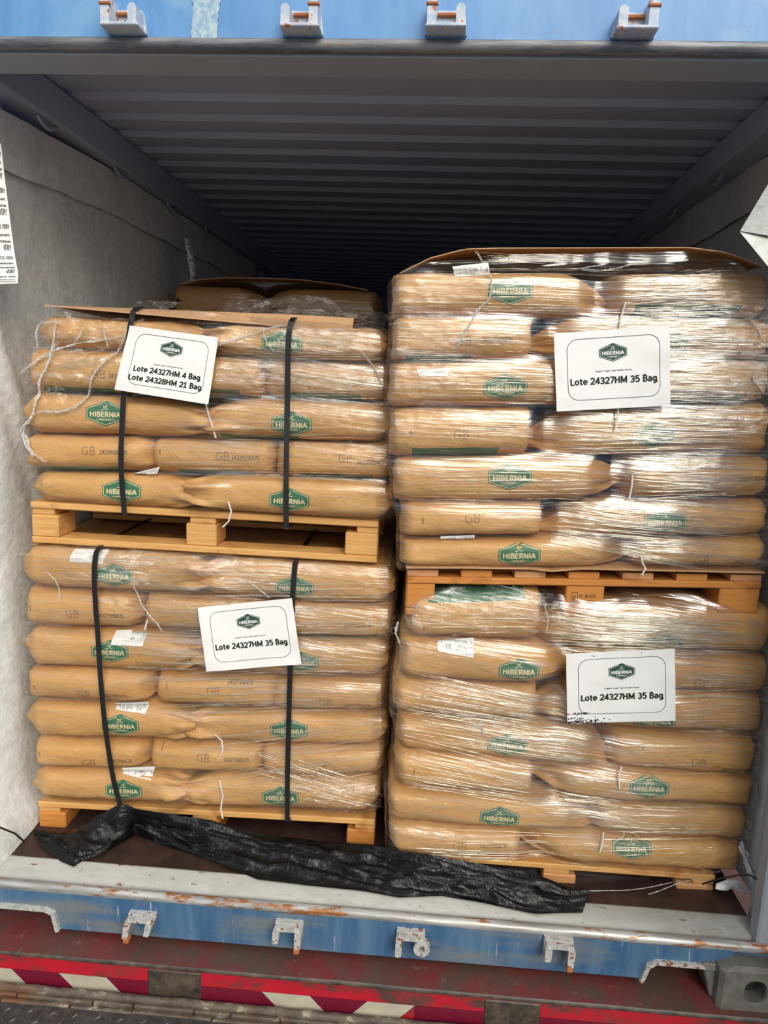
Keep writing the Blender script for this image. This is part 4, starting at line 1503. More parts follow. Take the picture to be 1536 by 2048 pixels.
# ------------------------------------------------------------------ pallets
def pallet(fr, label, top_line, spec, depth=1.0, mats=('pine', 'orange_pine'), ends_front=False, v0=0.01, zfoot=None):
    """top_line: two pixels on the upper edge of the front board"""
    (xa, ya), (xb, yb) = top_line
    uA, zA = fr.at(xa, ya, v0)
    uB, zB = fr.at(xb, yb, v0)
    k = (zB - zA) / (uB - uA)
    T = lambda u, v, z: fr.W(uA + u, v0 + v, zA + z + k * u)
    Wd = uB - uA
    root = empty('pallet', T(Wd / 2, depth / 2, -0.14))
    tag(root, label, 'pallet', 'wooden pallets under the bag stacks')
    b, h = spec['board'], spec['block']
    z = 0.0
    if ends_front:                    # deck boards run into the container, their ends face the front
        n = 7
        for i in range(n):
            w = Wd * 0.088
            u0 = (Wd - w) * i / (n - 1)
            mb = MB()
            mb.box((u0, 0.004, -b), (u0 + w, depth, 0), T, 0.002)
            mb.build('deck_board', M[mats[1]] if i % 2 else M['red_pine'], root)
        z -= b
        for v in (0, depth / 2 - 0.05, depth - 0.1):
            mb = MB()
            mb.box((0, v, z - b), (Wd, v + 0.1, z), T, 0.003)
            mb.build('stringer_board', M[mats[1]], root)
        z -= b
    else:
        n = 6
        for i in range(n):
            mb = MB()
            v = (depth - 0.12) * i / (n - 1)
            mb.box((0, v, z - b), (Wd, v + 0.12, z), T, 0.003)
            mb.build('deck_board', M[mats[0]], root)
        z -= b
        for u0, w in ((0, 0.075), (Wd / 2 - 0.045, 0.085), (Wd - 0.07, 0.07)):
            mb = MB()
            mb.box((u0 + 0.002, 0.006, z - b), (u0 + w, depth - 0.006, z), T, 0.003)
            mb.build('stringer_board', M[mats[0]], root)
        z -= b
    for i, (u0, w) in enumerate(spec['blocks'](Wd)):
        for j, v in enumerate((0.0, depth / 2 - 0.06, depth - 0.12)):
            mb = MB()
            mb.box((u0, v + 0.003, z - h), (u0 + w, v + 0.125, z), T, 0.004)
            bo = mb.build('block', M[spec.get('block_mat', mats[1])], root)
            if j == 0 and i == 1 and spec.get('stamp'):
                mb = MB()
                P = lambda x, y: T(u0 + w / 2 + x, 0.0022, z - h / 2 + y)
                put_text(mb, 'HT  AR-2105', 0.008, 0.008, 0.050, 0.010, P, 0, 0.15)
                put_text(mb, 'CIPEF MB', 0.008, -0.010, 0.040, 0.008, P, 0, 0.13)
                stroke(mb, [(-0.040, -0.018), (-0.022, -0.018), (-0.022, 0.018), (-0.040, 0.018)], 0.0016, P, 0, True, 2)
                put_text(mb, 'IPPC', -0.031, 0, 0.024, 0.009, P, 0, 0.15, math.pi / 2)
                mb.build('stamp', M['code'], bo)
    z -= h
    if ends_front:
        for u0, w in spec['blocks'](Wd):
            mb = MB()
            mb.box((u0, 0.004, z - b), (u0 + w, depth, z), T, 0.003)
            mb.build('bottom_board', M[mats[1]], root)
    else:
        for v in (0, depth / 2 - 0.05, depth - 0.1):
            mb = MB()
            mb.box((0, v, z - b), (Wd, v + 0.1, z), T, 0.003)
            mb.build('bottom_board', M[mats[0]], root)
    return T, Wd


TA, WA = pallet(FL, 'pale pine pallet under the upper strapped stack, resting on the lower strapped stack', ((60, 1003), (757, 1043)),
                dict(board=0.021, block=0.072, blocks=lambda W: ((0.0, 0.088), (W / 2 - 0.055, 0.098), (W - 0.104, 0.104))), 0.98, ('pine', 'pine'))
TB, WB = pallet(FL, 'orange pine pallet on the floor under the lower strapped stack', ((75, 1603), (750, 1640)),
                dict(board=0.021, block=0.078, blocks=lambda W: ((0.0, 0.095), (W / 2 - 0.055, 0.105), (W - 0.095, 0.095)), block_mat='orange_pine'), 0.98, ('pine', 'orange_pine'))
TC, WC = pallet(FR, 'dark orange pallet with board ends in front, under the upper unstrapped stack', ((815, 1140), (1526, 1151)),
                dict(board=0.021, block=0.078, blocks=lambda W: ((0.0, 0.085), (W / 2 - 0.05, 0.115), (W - 0.120, 0.120)), block_mat='orange_pine', stamp=True), 0.98, ('orange_pine', 'orange_pine'), True)
TD, WD = pallet(FR, 'reddish pine pallet on the floor under the lower unstrapped stack', ((800, 1706), (1432, 1752)),
                dict(board=0.019, block=0.080, blocks=lambda W: ((0.0, 0.1), (W / 2 - 0.045, 0.108), (W - 0.12, 0.12)), block_mat='red_pine', stamp=True), 0.98, ('pine', 'red_pine'))


# ------------------------------------------------------------------ stretch film
FILM = {}


def film(key, fr, top, bot, xr, slopes, dens, crk, label, base_d=0.30, base_c=0.05, side_v=0.5, lean=0.5):
    polys_v, polys_f = [], []
    for o, v, f in BAGS[key]:
        b = len(polys_v)
        polys_v += [Vector(p) for p in v]
        polys_f += [tuple(b + i for i in q) for q in f]
    bvh = BVHTree.FromPolygons(polys_v, polys_f)
    allp = np.array([(np.array(p) - fr.o) for p in polys_v])
    U, Z = allp @ fr.u, allp[:, 2]
    topp = [fr.at(*p) for p in top]
    botp = [fr.at(*p) for p in bot]
    zlo, zhi = Z.min(), Z.max()
    zb = np.linspace(zlo, zhi, 60)
    eL = np.array([U[np.abs(Z - z) < 0.03].min() for z in zb])
    eR = np.array([U[np.abs(Z - z) < 0.03].max() for z in zb])
    ker = np.ones(5) / 5
    eL2 = np.minimum(np.convolve(np.pad(eL, 2, 'edge'), ker, 'valid'), eL) - 0.006
    eR2 = np.maximum(np.convolve(np.pad(eR, 2, 'edge'), ker, 'valid'), eR) + 0.006
    NU, NT = 150, 120
    u0, u1 = U.min(), U.max()
    d = Vector(fr.v)
    uu = np.zeros((NT, NU))
    zz = np.zeros((NT, NU))
    vv = np.full((NT, NU), np.nan)
    for i in range(NT):
        t = i / (NT - 1)
        for j in range(NU):
            a = j / (NU - 1)
            ug = lerp(u0, u1, a)
            z = lerp(poly_at(botp, ug), poly_at(topp, ug), t)
            l, r = np.interp(z, zb, eL2), np.interp(z, zb, eR2)
            u = lerp(l, r, a)
            uu[i, j], zz[i, j] = u, z
            hit = bvh.ray_cast(Vector(fr.W(u, -0.3, z)), d, 0.55)
            if hit[0] is not None:
                vv[i, j] = hit[3] - 0.3
    raw = vv.copy()
    # spread into the places with nothing behind
    cur = vv.copy()
    for _ in range(160):
        m = np.isnan(cur)
        if not m.any():
            break
        pad = np.pad(cur, 1, constant_values=np.nan)
        st = np.stack([pad[1:-1, :-2], pad[1:-1, 2:], pad[:-2, 1:-1], pad[2:, 1:-1]])
        with np.errstate(all='ignore'):
            mean = np.nanmean(st, axis=0)
        cur[m] = mean[m] + 0.001
    rawf = cur.copy()
    cur = np.minimum(cur, 0.06)

    def winmin(a, ku, kt):
        b = np.pad(a, ((kt, kt), (ku, ku)), 'edge')
        return np.min(np.stack([b[i:i + a.shape[0], j:j + a.shape[1]] for i in range(2 * kt + 1) for j in range(2 * ku + 1)]), axis=0)

    def box(a, ku, kt):
        b = np.pad(a, ((kt, kt), (ku, ku)), 'edge')
        return np.mean(np.stack([b[i:i + a.shape[0], j:j + a.shape[1]] for i in range(2 * kt + 1) for j in range(2 * ku + 1)]), axis=0)
    env = box(winmin(cur, 6, 2), 4, 2)
    env = box(np.minimum(env, winmin(cur, 1, 1)), 2, 1)
    vf = np.minimum(env, winmin(cur, 1, 1)) - 0.004
    # gathers running along the wrap
    V2 = np.zeros_like(vf)
    den = np.zeros_like(vf)
    cr = np.zeros_like(vf)
    sl = [(fr.at(px, py) + (s,)) for px, py, s in slopes]
    dp = [(fr.at(px, py) + (k, r)) for px, py, k, r in dens]
    cp = [(fr.at(px, py) + (k, r)) for px, py, k, r in crk]
    for i in range(NT):
        for j in range(NU):
            u, z = uu[i, j], zz[i, j]
            if sl:
                ws = [1 / ((u - a) ** 2 * 0.5 + (z - b) ** 2 * 2 + 0.004) for a, b, s in sl]
                off = sum(w * s * (u - a) for w, (a, b, s) in zip(ws, sl)) / sum(ws)
            else:
                off = 0
            V2[i, j] = z - off
            den[i, j] = base_d + sum((k - base_d) * math.exp(-((u - a) ** 2 * 0.6 + (z - b) ** 2 * 1.5) / r ** 2) for a, b, k, r in dp)
            cr[i, j] = base_c + sum(k * math.exp(-((u - a) ** 2 + (z - b) ** 2) / r ** 2) for a, b, k, r in cp)
            vf[i, j] -= 0.0022 * abs(noise.noise(Vector((u * 3, V2[i, j] * 55, 3)))) + 0.012 * cr[i, j] * abs(fbm(u * 16, z * 16, 5, 3))
    den = np.clip(den, 0, 1.2)
    cr = np.clip(cr, 0, 1)
    rows, uvs, da, ca = [], [], [], []
    for i in range(NT):
        r = []
        l, rr = uu[i, 0], uu[i, -1]
        z = zz[i, 0]
        for v, e in ((side_v, 0), (0.42, 0), (0.3, 0), (0.2, 0.0), (0.11, 0.0)):
            r.append((l - 0.004 - e + 0.004 * fbm(v * 9, z * 9, 1), v, z))
        r += [(uu[i, j], vf[i, j] + (0.03 * (1 - min(j, NU - 1 - j) / 3.0) ** 2 if min(j, NU - 1 - j) < 3 else 0), zz[i, j]) for j in range(NU)]
        z = zz[i, -1]
        for v, e in ((0.11, 0), (0.2, 0), (0.3, 0), (0.42, 0), (side_v, 0)):
            r.append((rr + 0.004 + e + 0.004 * fbm(v * 9, z * 9, 2), v, z))
        rows.append(r)
        for k, p in enumerate(r):
            jj = min(max(k - 5, 0), NU - 1)
            uvs.append((p[0] + (p[1] * (-1 if k < 5 else 1) if (k < 5 or k >= NU + 5) else 0), V2[i, jj]))
            da.append(den[i, jj] if 3 < k < NU + 7 else 0.04)
            ca.append(cr[i, jj])
    # turn the top edge inwards over the load
    last = rows[-1]
    for q, (dv, dz) in enumerate(((0.03, 0.004), (0.09, 0.006), (0.18, 0.004), (0.30, 0.0))):
        r = []
        for k, p in enumerate(last):
            if 5 <= k < NU + 5:
                r.append((p[0] * 1.0, p[1] + dv, p[2] + dz * (1 + 1.5 * fbm(p[0] * 9, q, 2))))
            else:
                r.append((p[0], max(p[1], dv), p[2]))
            jj = min(max(k - 5, 0), NU - 1)
            uvs.append((p[0], V2[-1, jj] + dv))
            da.append(den[-1, jj])
            ca.append(min(1, cr[-1, jj] + 0.15))
        rows.append(r)
    mb = MB()
    mb.grid([[fr.W(*p) for p in r] for r in rows], 0, True)
    o = mb.build('stretch_wrap', M['film'], uv=uvs, attrs={'highlight_density': da, 'crinkle': ca})
    tag(o, label, 'stretch wrap')
    FILM[key] = (uu, zz, vf, o, fr)
    return o


def film_v(key, u, z):
    uu, zz, vf, o, fr = FILM[key]
    d2 = (uu - u) ** 2 + (zz - z) ** 2
    return float(vf.flat[int(np.argmin(d2))])


film('A', FL, [(40, 640), (70, 628), (100, 607), (400, 622), (700, 650), (790, 658)], [(40, 1008), (400, 1030), (790, 1052)], None,
     [(150, 850, -0.02), (600, 720, -0.12), (600, 900, -0.05), (300, 950, -0.02)],
     [(640, 740, 0.75, 0.16), (480, 760, 0.6, 0.12), (420, 910, 0.5, 0.12), (150, 900, 0.1, 0.2), (200, 980, 0.05, 0.2), (500, 990, 0.08, 0.2)],
     [(150, 690, 0.85, 0.13), (110, 790, 0.55, 0.12), (220, 640, 0.5, 0.10), (620, 720, 0.35, 0.2), (350, 640, 0.35, 0.15), (740, 900, 0.4, 0.1)],
     'clear stretch film around the upper strapped stack, crinkled at its top left corner', 0.22, 0.03)
film('B', FL, [(30, 1096), (100, 1092), (790, 1136)], [(40, 1612), (400, 1632), (640, 1650), (700, 1665), (760, 1655)], None,
     [(300, 1200, -0.02), (650, 1300, -0.16), (550, 1400, 0.1), (650, 1560, 0.22), (250, 1500, -0.03)],
     [(600, 1250, 0.7, 0.16), (650, 1350, 0.7, 0.14), (520, 1400, 0.55, 0.12), (430, 1170, 0.65, 0.2), (250, 1140, 0.5, 0.15), (150, 1500, 0.08, 0.2), (640, 1580, 0.75, 0.13), (350, 1290, 0.55, 0.12)],
     [(240, 1130, 0.60, 0.16), (480, 1130, 0.45, 0.17), (90, 1270, 0.35, 0.08), (690, 1600, 0.65, 0.10), (740, 1640, 0.9, 0.08), (770, 1260, 0.5, 0.06), (760, 1170, 0.4, 0.06)],
     'clear stretch film around the lower strapped stack, frayed at its lower right corner', 0.30, 0.04)
film('C', FR, [(780, 560), (800, 546), (860, 515), (945, 497), (1400, 493), (1500, 515), (1560, 556)], [(790, 1146), (1560, 1150)], None,
     [(1350, 600, 0.03), (1300, 760, 0.0), (1450, 900, 0.02), (1200, 1080, -0.18), (1400, 1060, -0.08), (900, 700, 0.03), (900, 950, 0.0)],
     [(1150, 510, 0.05, 0.10), (950, 520, 0.05, 0.10), (1380, 590, 1.0, 0.17), (1400, 720, 1.05, 0.17), (1440, 790, 0.9, 0.14), (1420, 900, 0.9, 0.15), (1420, 960, 0.85, 0.12), (1200, 1010, 0.7, 0.13), (1350, 1090, 0.7, 0.15), (1180, 840, 0.55, 0.12), (870, 680, 0.45, 0.12), (1150, 620, 0.5, 0.12), (900, 1100, 0.1, 0.2), (1100, 1110, 0.15, 0.15)],
     [(860, 640, 0.35, 0.12), (800, 800, 0.3, 0.12), (1520, 760, 0.6, 0.10), (1515, 620, 0.5, 0.08), (860, 780, 0.3, 0.08)],
     'clear stretch film around the upper unstrapped stack, bright streaks on its right half', 0.34, 0.03)
film('D', FR, [(800, 1215), (830, 1195), (890, 1173), (1040, 1172), (1180, 1206), (1300, 1192), (1420, 1200), (1500, 1228), (1560, 1262)],
     [(770, 1708), (860, 1728), (1050, 1765), (1180, 1790), (1270, 1790), (1400, 1752), (1520, 1735)], None,
     [(1300, 1250, -0.05), (1150, 1230, -0.12), (1000, 1440, -0.22), (1150, 1490, -0.25), (1000, 1570, -0.22), (1400, 1650, 0.0), (1150, 1620, -0.05), (900, 1650, -0.03), (1430, 1420, 0.0), (1150, 1760, -0.06)],
     [(1300, 1240, 1.05, 0.15), (1180, 1270, 0.9, 0.12), (1430, 1280, 0.8, 0.12), (1000, 1420, 0.65, 0.16), (1130, 1490, 0.9, 0.13), (1180, 1600, 0.85, 0.12), (1430, 1400, 0.7, 0.12), (1430, 1470, 0.6, 0.1), (1250, 1660, 0.5, 0.12), (1000, 1700, 0.45, 0.12), (850, 1530, 0.1, 0.12), (1380, 1520, 0.1, 0.10), (1370, 1730, 0.05, 0.12)],
     [(950, 1220, 0.55, 0.12), (820, 1260, 0.6, 0.07), (800, 1450, 0.4, 0.1), (1070, 1210, 0.4, 0.08), (1400, 1745, 0.8, 0.09), (860, 1640, 0.35, 0.12), (1490, 1700, 0.4, 0.08), (960, 1440, 0.4, 0.06)],
     'clear stretch film around the lower unstrapped stack, its loose hem sagging below the pallet', 0.34, 0.04)


def strands(key, regions, seed):
    # fine cords along the film's gathers, their cream colour painting in its glints
    uu, zz, vf, o, fr = FILM[key]
    rng = random.Random(seed)
    mb = MB()
    for (p0, p1, q0, q1, n) in regions:
        A0, A1, B0, B1 = [np.array(fr.at(*p)) for p in (p0, p1, q0, q1)]
        for _ in range(n):
            t = rng.random()
            a, b = lerp(A0, A1, t), lerp(B0, B1, min(1, max(0, t + rng.gauss(0, 0.05))))
            L = rng.choice((0.25, 0.4, 0.6, 0.9)) * rng.uniform(0.6, 1.1)
            s0 = rng.uniform(0, max(0.02, 1 - L))
            s1 = min(1, s0 + L)
            r = rng.choice((0.0005, 0.0007, 0.0009, 0.0013)) * rng.uniform(0.8, 1.2)
            m = 14
            ph = rng.uniform(0, 9)
            W, R_ = [], []
            for i in range(m):
                f = i / (m - 1)
                p = lerp(a, b, lerp(s0, s1, f))
                v = film_v(key, p[0], p[1])
                W.append(fr.W(p[0], v - 0.0006 - 0.5 * r, p[1] + 0.0012 * fbm(f * 3, ph, 1)))
                R_.append(r * (0.15 + 0.85 * math.sin(math.pi * min(1, max(0, f))) ** 0.5) * (0.7 + 0.5 * fbm(f * 6, ph, 4)))
            mb.tube(W, R_, 5, caps=False)
    x = mb.build('film_glint_cords', M['strand'], o)
    x['kind'] = 'stuff'


strands('A', [((430, 690), (440, 800), (775, 690), (775, 800), 60), ((560, 655), (560, 690), (780, 660), (780, 700), 18), ((300, 885), (300, 950), (780, 890), (780, 962), 22),
              ((60, 690), (60, 760), (255, 660), (240, 720), 22), ((430, 800), (430, 880), (780, 800), (780, 880), 14)], 1)
strands('B', [((300, 1160), (300, 1265), (788, 1165), (785, 1265), 60), ((225, 1265), (225, 1335), (782, 1275), (772, 1350), 60), ((290, 1345), (300, 1430), (560, 1335), (760, 1420), 45),
              ((370, 1480), (380, 1590), (765, 1425), (770, 1540), 55), ((500, 1480), (500, 1570), (775, 1570), (765, 1630), 40), ((60, 1100), (60, 1160), (420, 1100), (420, 1160), 22)], 2)
strands('C', [((1240, 548), (1240, 640), (1512, 532), (1512, 628), 95), ((1070, 640), (1080, 715), (1505, 622), (1505, 705), 80), ((1060, 715), (1060, 805), (1510, 700), (1510, 805), 110),
              ((1085, 835), (1085, 912), (1525, 815), (1525, 905), 60), ((1262, 905), (1262, 1000), (1532, 900), (1532, 995), 80), ((1085, 1000), (1085, 1072), (1532, 1010), (1532, 1120), 80),
              ((1082, 1055), (1084, 1075), (1300, 1085), (1440, 1150), 30), ((800, 640), (800, 722), (1075, 640), (1075, 722), 22), ((850, 560), (850, 620), (1240, 560), (1240, 630), 22),
              ((800, 725), (800, 805), (1240, 730), (1240, 812), 26), ((800, 915), (800, 1000), (1260, 915), (1260, 1000), 22), ((940, 500), (800, 548), (1500, 515), (1240, 548), 14)], 3)
strands('D', [((1080, 1215), (1080, 1305), (1535, 1250), (1535, 1312), 130), ((1340, 1320), (1340, 1400), (1520, 1325), (1520, 1400), 32), ((1340, 1400), (1340, 1475), (1522, 1402), (1522, 1475), 36),
              ((820, 1330), (792, 1470), (1140, 1400), (1260, 1540), 110), ((792, 1460), (790, 1570), (1100, 1540), (1170, 1625), 60), ((1060, 1575), (1060, 1625), (1270, 1600), (1270, 1645), 36),
              ((1190, 1600), (1200, 1710), (1495, 1610), (1485, 1700), 40), ((800, 1650), (800, 1712), (1200, 1660), (1200, 1740), 26), ((1240, 1480), (1240, 1570), (1515, 1480), (1515, 1570), 14),
              ((840, 1180), (830, 1270), (1090, 1180), (1090, 1270), 20)], 4)


def rope(key, pts, r=0.004, name='film_twist', lift=0.004, smoothn=7, hang=None):
    uu, zz, vf, o, fr = FILM[key]
    q = [fr.at(*p) for p in pts]
    P = []
    for k in range(len(q) - 1):
        p0, p1, p2, p3 = [np.array(q[min(max(k + t, 0), len(q) - 1)]) for t in (-1, 0, 1, 2)]
        for t in np.linspace(0, 1, smoothn, endpoint=False):
            P.append(0.5 * (2 * p1 + (p2 - p0) * t + (2 * p0 - 5 * p1 + 4 * p2 - p3) * t * t + (3 * p1 - p0 - 3 * p2 + p3) * t ** 3))
    P.append(np.array(q[-1]))
    n = len(P)
    mb = MB()
    for st in range(1 if hang is not None else 4):
        W, R_ = [], []
        am = 0.0015 if hang is not None else 0.55 * r + 0.0035
        for i, p in enumerate(P):
            du, dz = am * fbm(i * 0.33, st * 7.1, 1), am * fbm(i * 0.33, st * 3.7, 2)
            v = film_v(key, p[0], p[1]) - lift if hang is None else hang
            W.append(fr.W(p[0] + du, v - 0.0012 * st, p[1] + dz))
            R_.append((r if hang is not None else r * 0.50) * (0.25 + 0.9 * abs(fbm(i * 0.8, r * 900 + st * 5, 3)) + 0.25) * (0.3 + 0.7 * min(1, 4 * min(i, n - 1 - i) / n)))
        mb.tube(W, R_, 6)
    return mb.build(name, M['rope'], o)


def bunch(key, lo, hi, v0, v1, seed):
    # loose crumpled film gathered on top of a load
    uu, zz, vf, o, fr = FILM[key]
    rows, uvs = [], []
    us = np.linspace(fr.at(lo[0][0], lo[0][1], v0)[0], fr.at(lo[-1][0], lo[-1][1], v0)[0], 60)
    a = [fr.at(*p, v0) for p in lo]
    b = [fr.at(*p, v1) for p in hi]
    for u in us:
        r = []
        for j in range(22):
            t = j / 21
            z = lerp(poly_at(a, u), poly_at(b, u), math.sin(t * math.pi / 2))
            f = math.sin(math.pi * t)
            r.append(fr.W(u + 0.012 * fbm(u * 22, t * 5, seed) * f, lerp(v0, v1, t) + 0.020 * fbm(u * 20, t * 6, seed + 2) * f, z + 0.014 * fbm(u * 24, t * 5, seed + 4) * f))
            uvs.append((u, z + lerp(v0, v1, t)))
        rows.append(r)
    mb = MB()
    mb.grid(rows, 0, True)
    n = len(uvs)
    mb.build('film_bunch', M['film'], o, uv=uvs, attrs={'highlight_density': [0.5] * n, 'crinkle': [0.75] * n})


def ropes():
    bunch('A', [(430, 632), (560, 640), (700, 655), (770, 660)], [(430, 612), (500, 600), (570, 598), (600, 590), (660, 600), (770, 630)], 0.06, 0.34, 3)
    bunch('A', [(255, 618), (330, 622)], [(255, 606), (290, 598), (330, 606)], 0.05, 0.3, 7)
    rope('A', [(114, 640), (108, 709), (103, 727), (85, 768), (78, 803), (69, 832), (48, 862), (59, 879), (73, 905), (100, 923)], 0.0062)
    rope('A', [(69, 832), (56, 850), (44, 868), (66, 900), (74, 912)], 0.006)
    rope('A', [(255, 668), (235, 706), (211, 727), (191, 756), (179, 788), (158, 812), (126, 823), (88, 823), (69, 832)], 0.0045)
    rope('A', [(43, 749), (90, 715), (144, 690), (200, 682), (250, 672)], 0.004)
    rope('A', [(170, 655), (160, 677), (147, 688)], 0.003)
    rope('A', [(211, 653), (214, 670), (217, 695)], 0.003)
    rope('A', [(75, 700), (78, 655), (100, 645), (130, 648)], 0.0028)
    rope('A', [(420, 700), (500, 672), (588, 646)], 0.003)
    rope('A', [(525, 655), (540, 690), (552, 705)], 0.0025)
    rope('A', [(720, 700), (745, 730), (765, 770)], 0.0035)
    rope('B', [(271, 1150), (284, 1200), (307, 1232), (328, 1262)], 0.0032)
    rope('B', [(484, 1148), (521, 1175), (542, 1195)], 0.0028)
    rope('B', [(100, 1140), (120, 1160), (123, 1200)], 0.0025)
    rope('C', [(952, 500), (977, 536), (979, 591), (952, 625), (927, 667), (911, 700)], 0.0042)
    rope('C', [(1495, 640), (1510, 655), (1520, 680)], 0.005)
    rope('C', [(1510, 740), (1500, 760), (1520, 785)], 0.004)
    rope('D', [(858, 1714), (960, 1742), (1048, 1762), (1168, 1786), (1238, 1793), (1300, 1778), (1358, 1756), (1400, 1748)], 0.0026, hang=-0.02)
    rope('D', [(1048, 1760), (1168, 1772), (1268, 1770), (1358, 1752)], 0.0022, hang=-0.02)
    rope('D', [(795, 1240), (792, 1262), (800, 1285)], 0.004)
    rope('D', [(1085, 1205), (1095, 1240), (1090, 1262)], 0.003)
    rope('D', [(940, 1445), (962, 1450), (966, 1465)], 0.004)


ropes()


# ------------------------------------------------------------------ cardboard sheets
def card(key, fr, front, v_front, back_v, label, name='cardboard_sheet', thick=0.004, drop=None):
    """front: pixels along the front edge; the sheet runs back from there"""
    q = [fr.at(px, py, v_front) for px, py in front]
    us = np.linspace(q[0][0], q[-1][0], 50)
    rows = []
    for s in (0, 1):
        for v in ((v_front, v_front + 0.02, v_front + 0.06, back_v * 0.4, back_v) if s == 0 else (back_v, back_v * 0.4, v_front + 0.06, v_front + 0.02, v_front)):
            r = []
            for u in us:
                z = poly_at(q, u)
                e = 0
                if drop is not None:
                    e = poly_at(drop, u) * smooth((v - v_front) / 0.06)
                r.append(fr.W(u, v, z + e + (thick if s else 0)))
            rows.append(r)
    rows.append(rows[0])
    mb = MB()
    mb.grid(rows, 0, False)
    o = mb.build(name, M['card'])
    tag(o, label, 'cardboard sheet')
    return o


u_a, _ = FL.at(90, 610)
u_b, _ = FL.at(700, 665)
card('A', FL, [(90, 612), (250, 626), (420, 641), (600, 657), (703, 668)], -0.004, 0.92, 'bowed brown cardboard sheet on top of the upper strapped stack', drop=[(u_a, 0.004), (u_b, 0.048)])
card('B', FL, [(62, 1090), (300, 1102), (780, 1133)], 0.05, 0.95, 'flat brown cardboard sheet between the lower strapped stack and the pallet above')
card('C', FR, [(800, 547), (860, 517), (930, 499), (1000, 497), (1380, 496), (1450, 505), (1530, 535)], 0.03, 0.9, 'curved brown cardboard sheet over the top of the upper unstrapped stack', thick=0.0025, drop=[(-2.0, 0.006), (2.0, 0.006)])
card('C', FR, [(812, 1137), (930, 1137), (1060, 1139), (1105, 1144), (1160, 1139), (1530, 1147)], -0.006, 0.9, 'thin cardboard sheet under the bags of the upper unstrapped stack', thick=0.003)
card('D', FR, [(1200, 1222), (1235, 1205), (1290, 1192), (1370, 1188), (1425, 1203), (1455, 1222)], 0.08, 0.6, 'arched cardboard sheet on the lower unstrapped stack, seen through the pallet')


# ------------------------------------------------------------------ straps
def strap(key, fr, pts, label, over=0.5, under=True, w=0.0165):
    q = [fr.at(*p) for p in pts]
    P = []
    for k in range(len(q) - 1):
        for t in np.linspace(0, 1, 12, endpoint=False):
            P.append(lerp(np.array(q[k]), np.array(q[k + 1]), t))
    P.append(np.array(q[-1]))
    Ps = [P[0]] + [np.mean(P[max(0, i - 4):i + 5], axis=0) for i in range(1, len(P) - 1)] + [P[-1]]
    Ps = [p if 4 <= i < len(P) - 4 else P[i] for i, p in enumerate(Ps)]
    vs = [film_v(key, p[0], p[1]) - 0.006 for p in Ps]
    vs = [min(vs[max(0, i - 6):i + 7]) for i in range(len(vs))]
    vs = [float(np.mean(vs[max(0, i - 6):i + 7])) for i in range(len(vs))]
    path = [(p[0], v, p[1]) for p, v in zip(Ps, vs)]
    top = path[0]
    path = [(top[0], top[1] + dv, top[2] + dz) for dv, dz in ((over, 0.022), (over * 0.5, 0.021), (0.10, 0.019), (0.05, 0.017), (0.025, 0.010), (0.01, 0.004))] + path
    if under:
        b = path[-1]
        path += [(b[0], b[1] + 0.012, b[2] - 0.008), (b[0], b[1] + 0.06, b[2] - 0.009), (b[0], b[1] + 0.35, b[2] - 0.009)]
    rows = []
    n = len(path)
    for off in (0.0, 0.0012):
        for sgn in (-1, 1):
            pass
    front, back = [], []
    for i, p in enumerate(path):
        a, b = np.array(path[max(i - 1, 0)]), np.array(path[min(i + 1, n - 1)])
        t = b - a
        t /= np.linalg.norm(t) + 1e-9
        side = np.array([1.0, 0, 0]) - t * t[0]
        side /= np.linalg.norm(side)
        nn = np.cross(side, t)
        p = np.array(p)
        rows.append([fr.W(*(p + side * w / 2)), fr.W(*(p - side * w / 2)), fr.W(*(p - side * w / 2 + nn * 0.0014)), fr.W(*(p + side * w / 2 + nn * 0.0014))])
    mb = MB()
    mb.grid(rows, 0, False, True)
    o = mb.build('strapping_band', M['strap'])
    tag(o, label, 'strap', 'black straps around the strapped stacks')


strap('A', FL, [(268, 622), (264, 650), (258, 700), (252, 800), (248, 900), (249, 970), (253, 1026)], 'black strap around the upper strapped stack, passing behind its lot sheet')
strap('A', FL, [(585, 645), (581, 665), (578, 760), (577, 900), (577, 1050)], 'straight black strap around the upper strapped stack, away from its lot sheet')
strap('B', FL, [(200, 1100), (196, 1130), (198, 1220), (206, 1330), (217, 1450), (232, 1550), (250, 1615)], 'curved black strap around the lower strapped stack, nearer the left liner')
strap('B', FL, [(592, 1127), (588, 1180), (583, 1330), (579, 1450), (577, 1560), (577, 1636)], 'black strap around the lower strapped stack, passing behind its lot sheet')


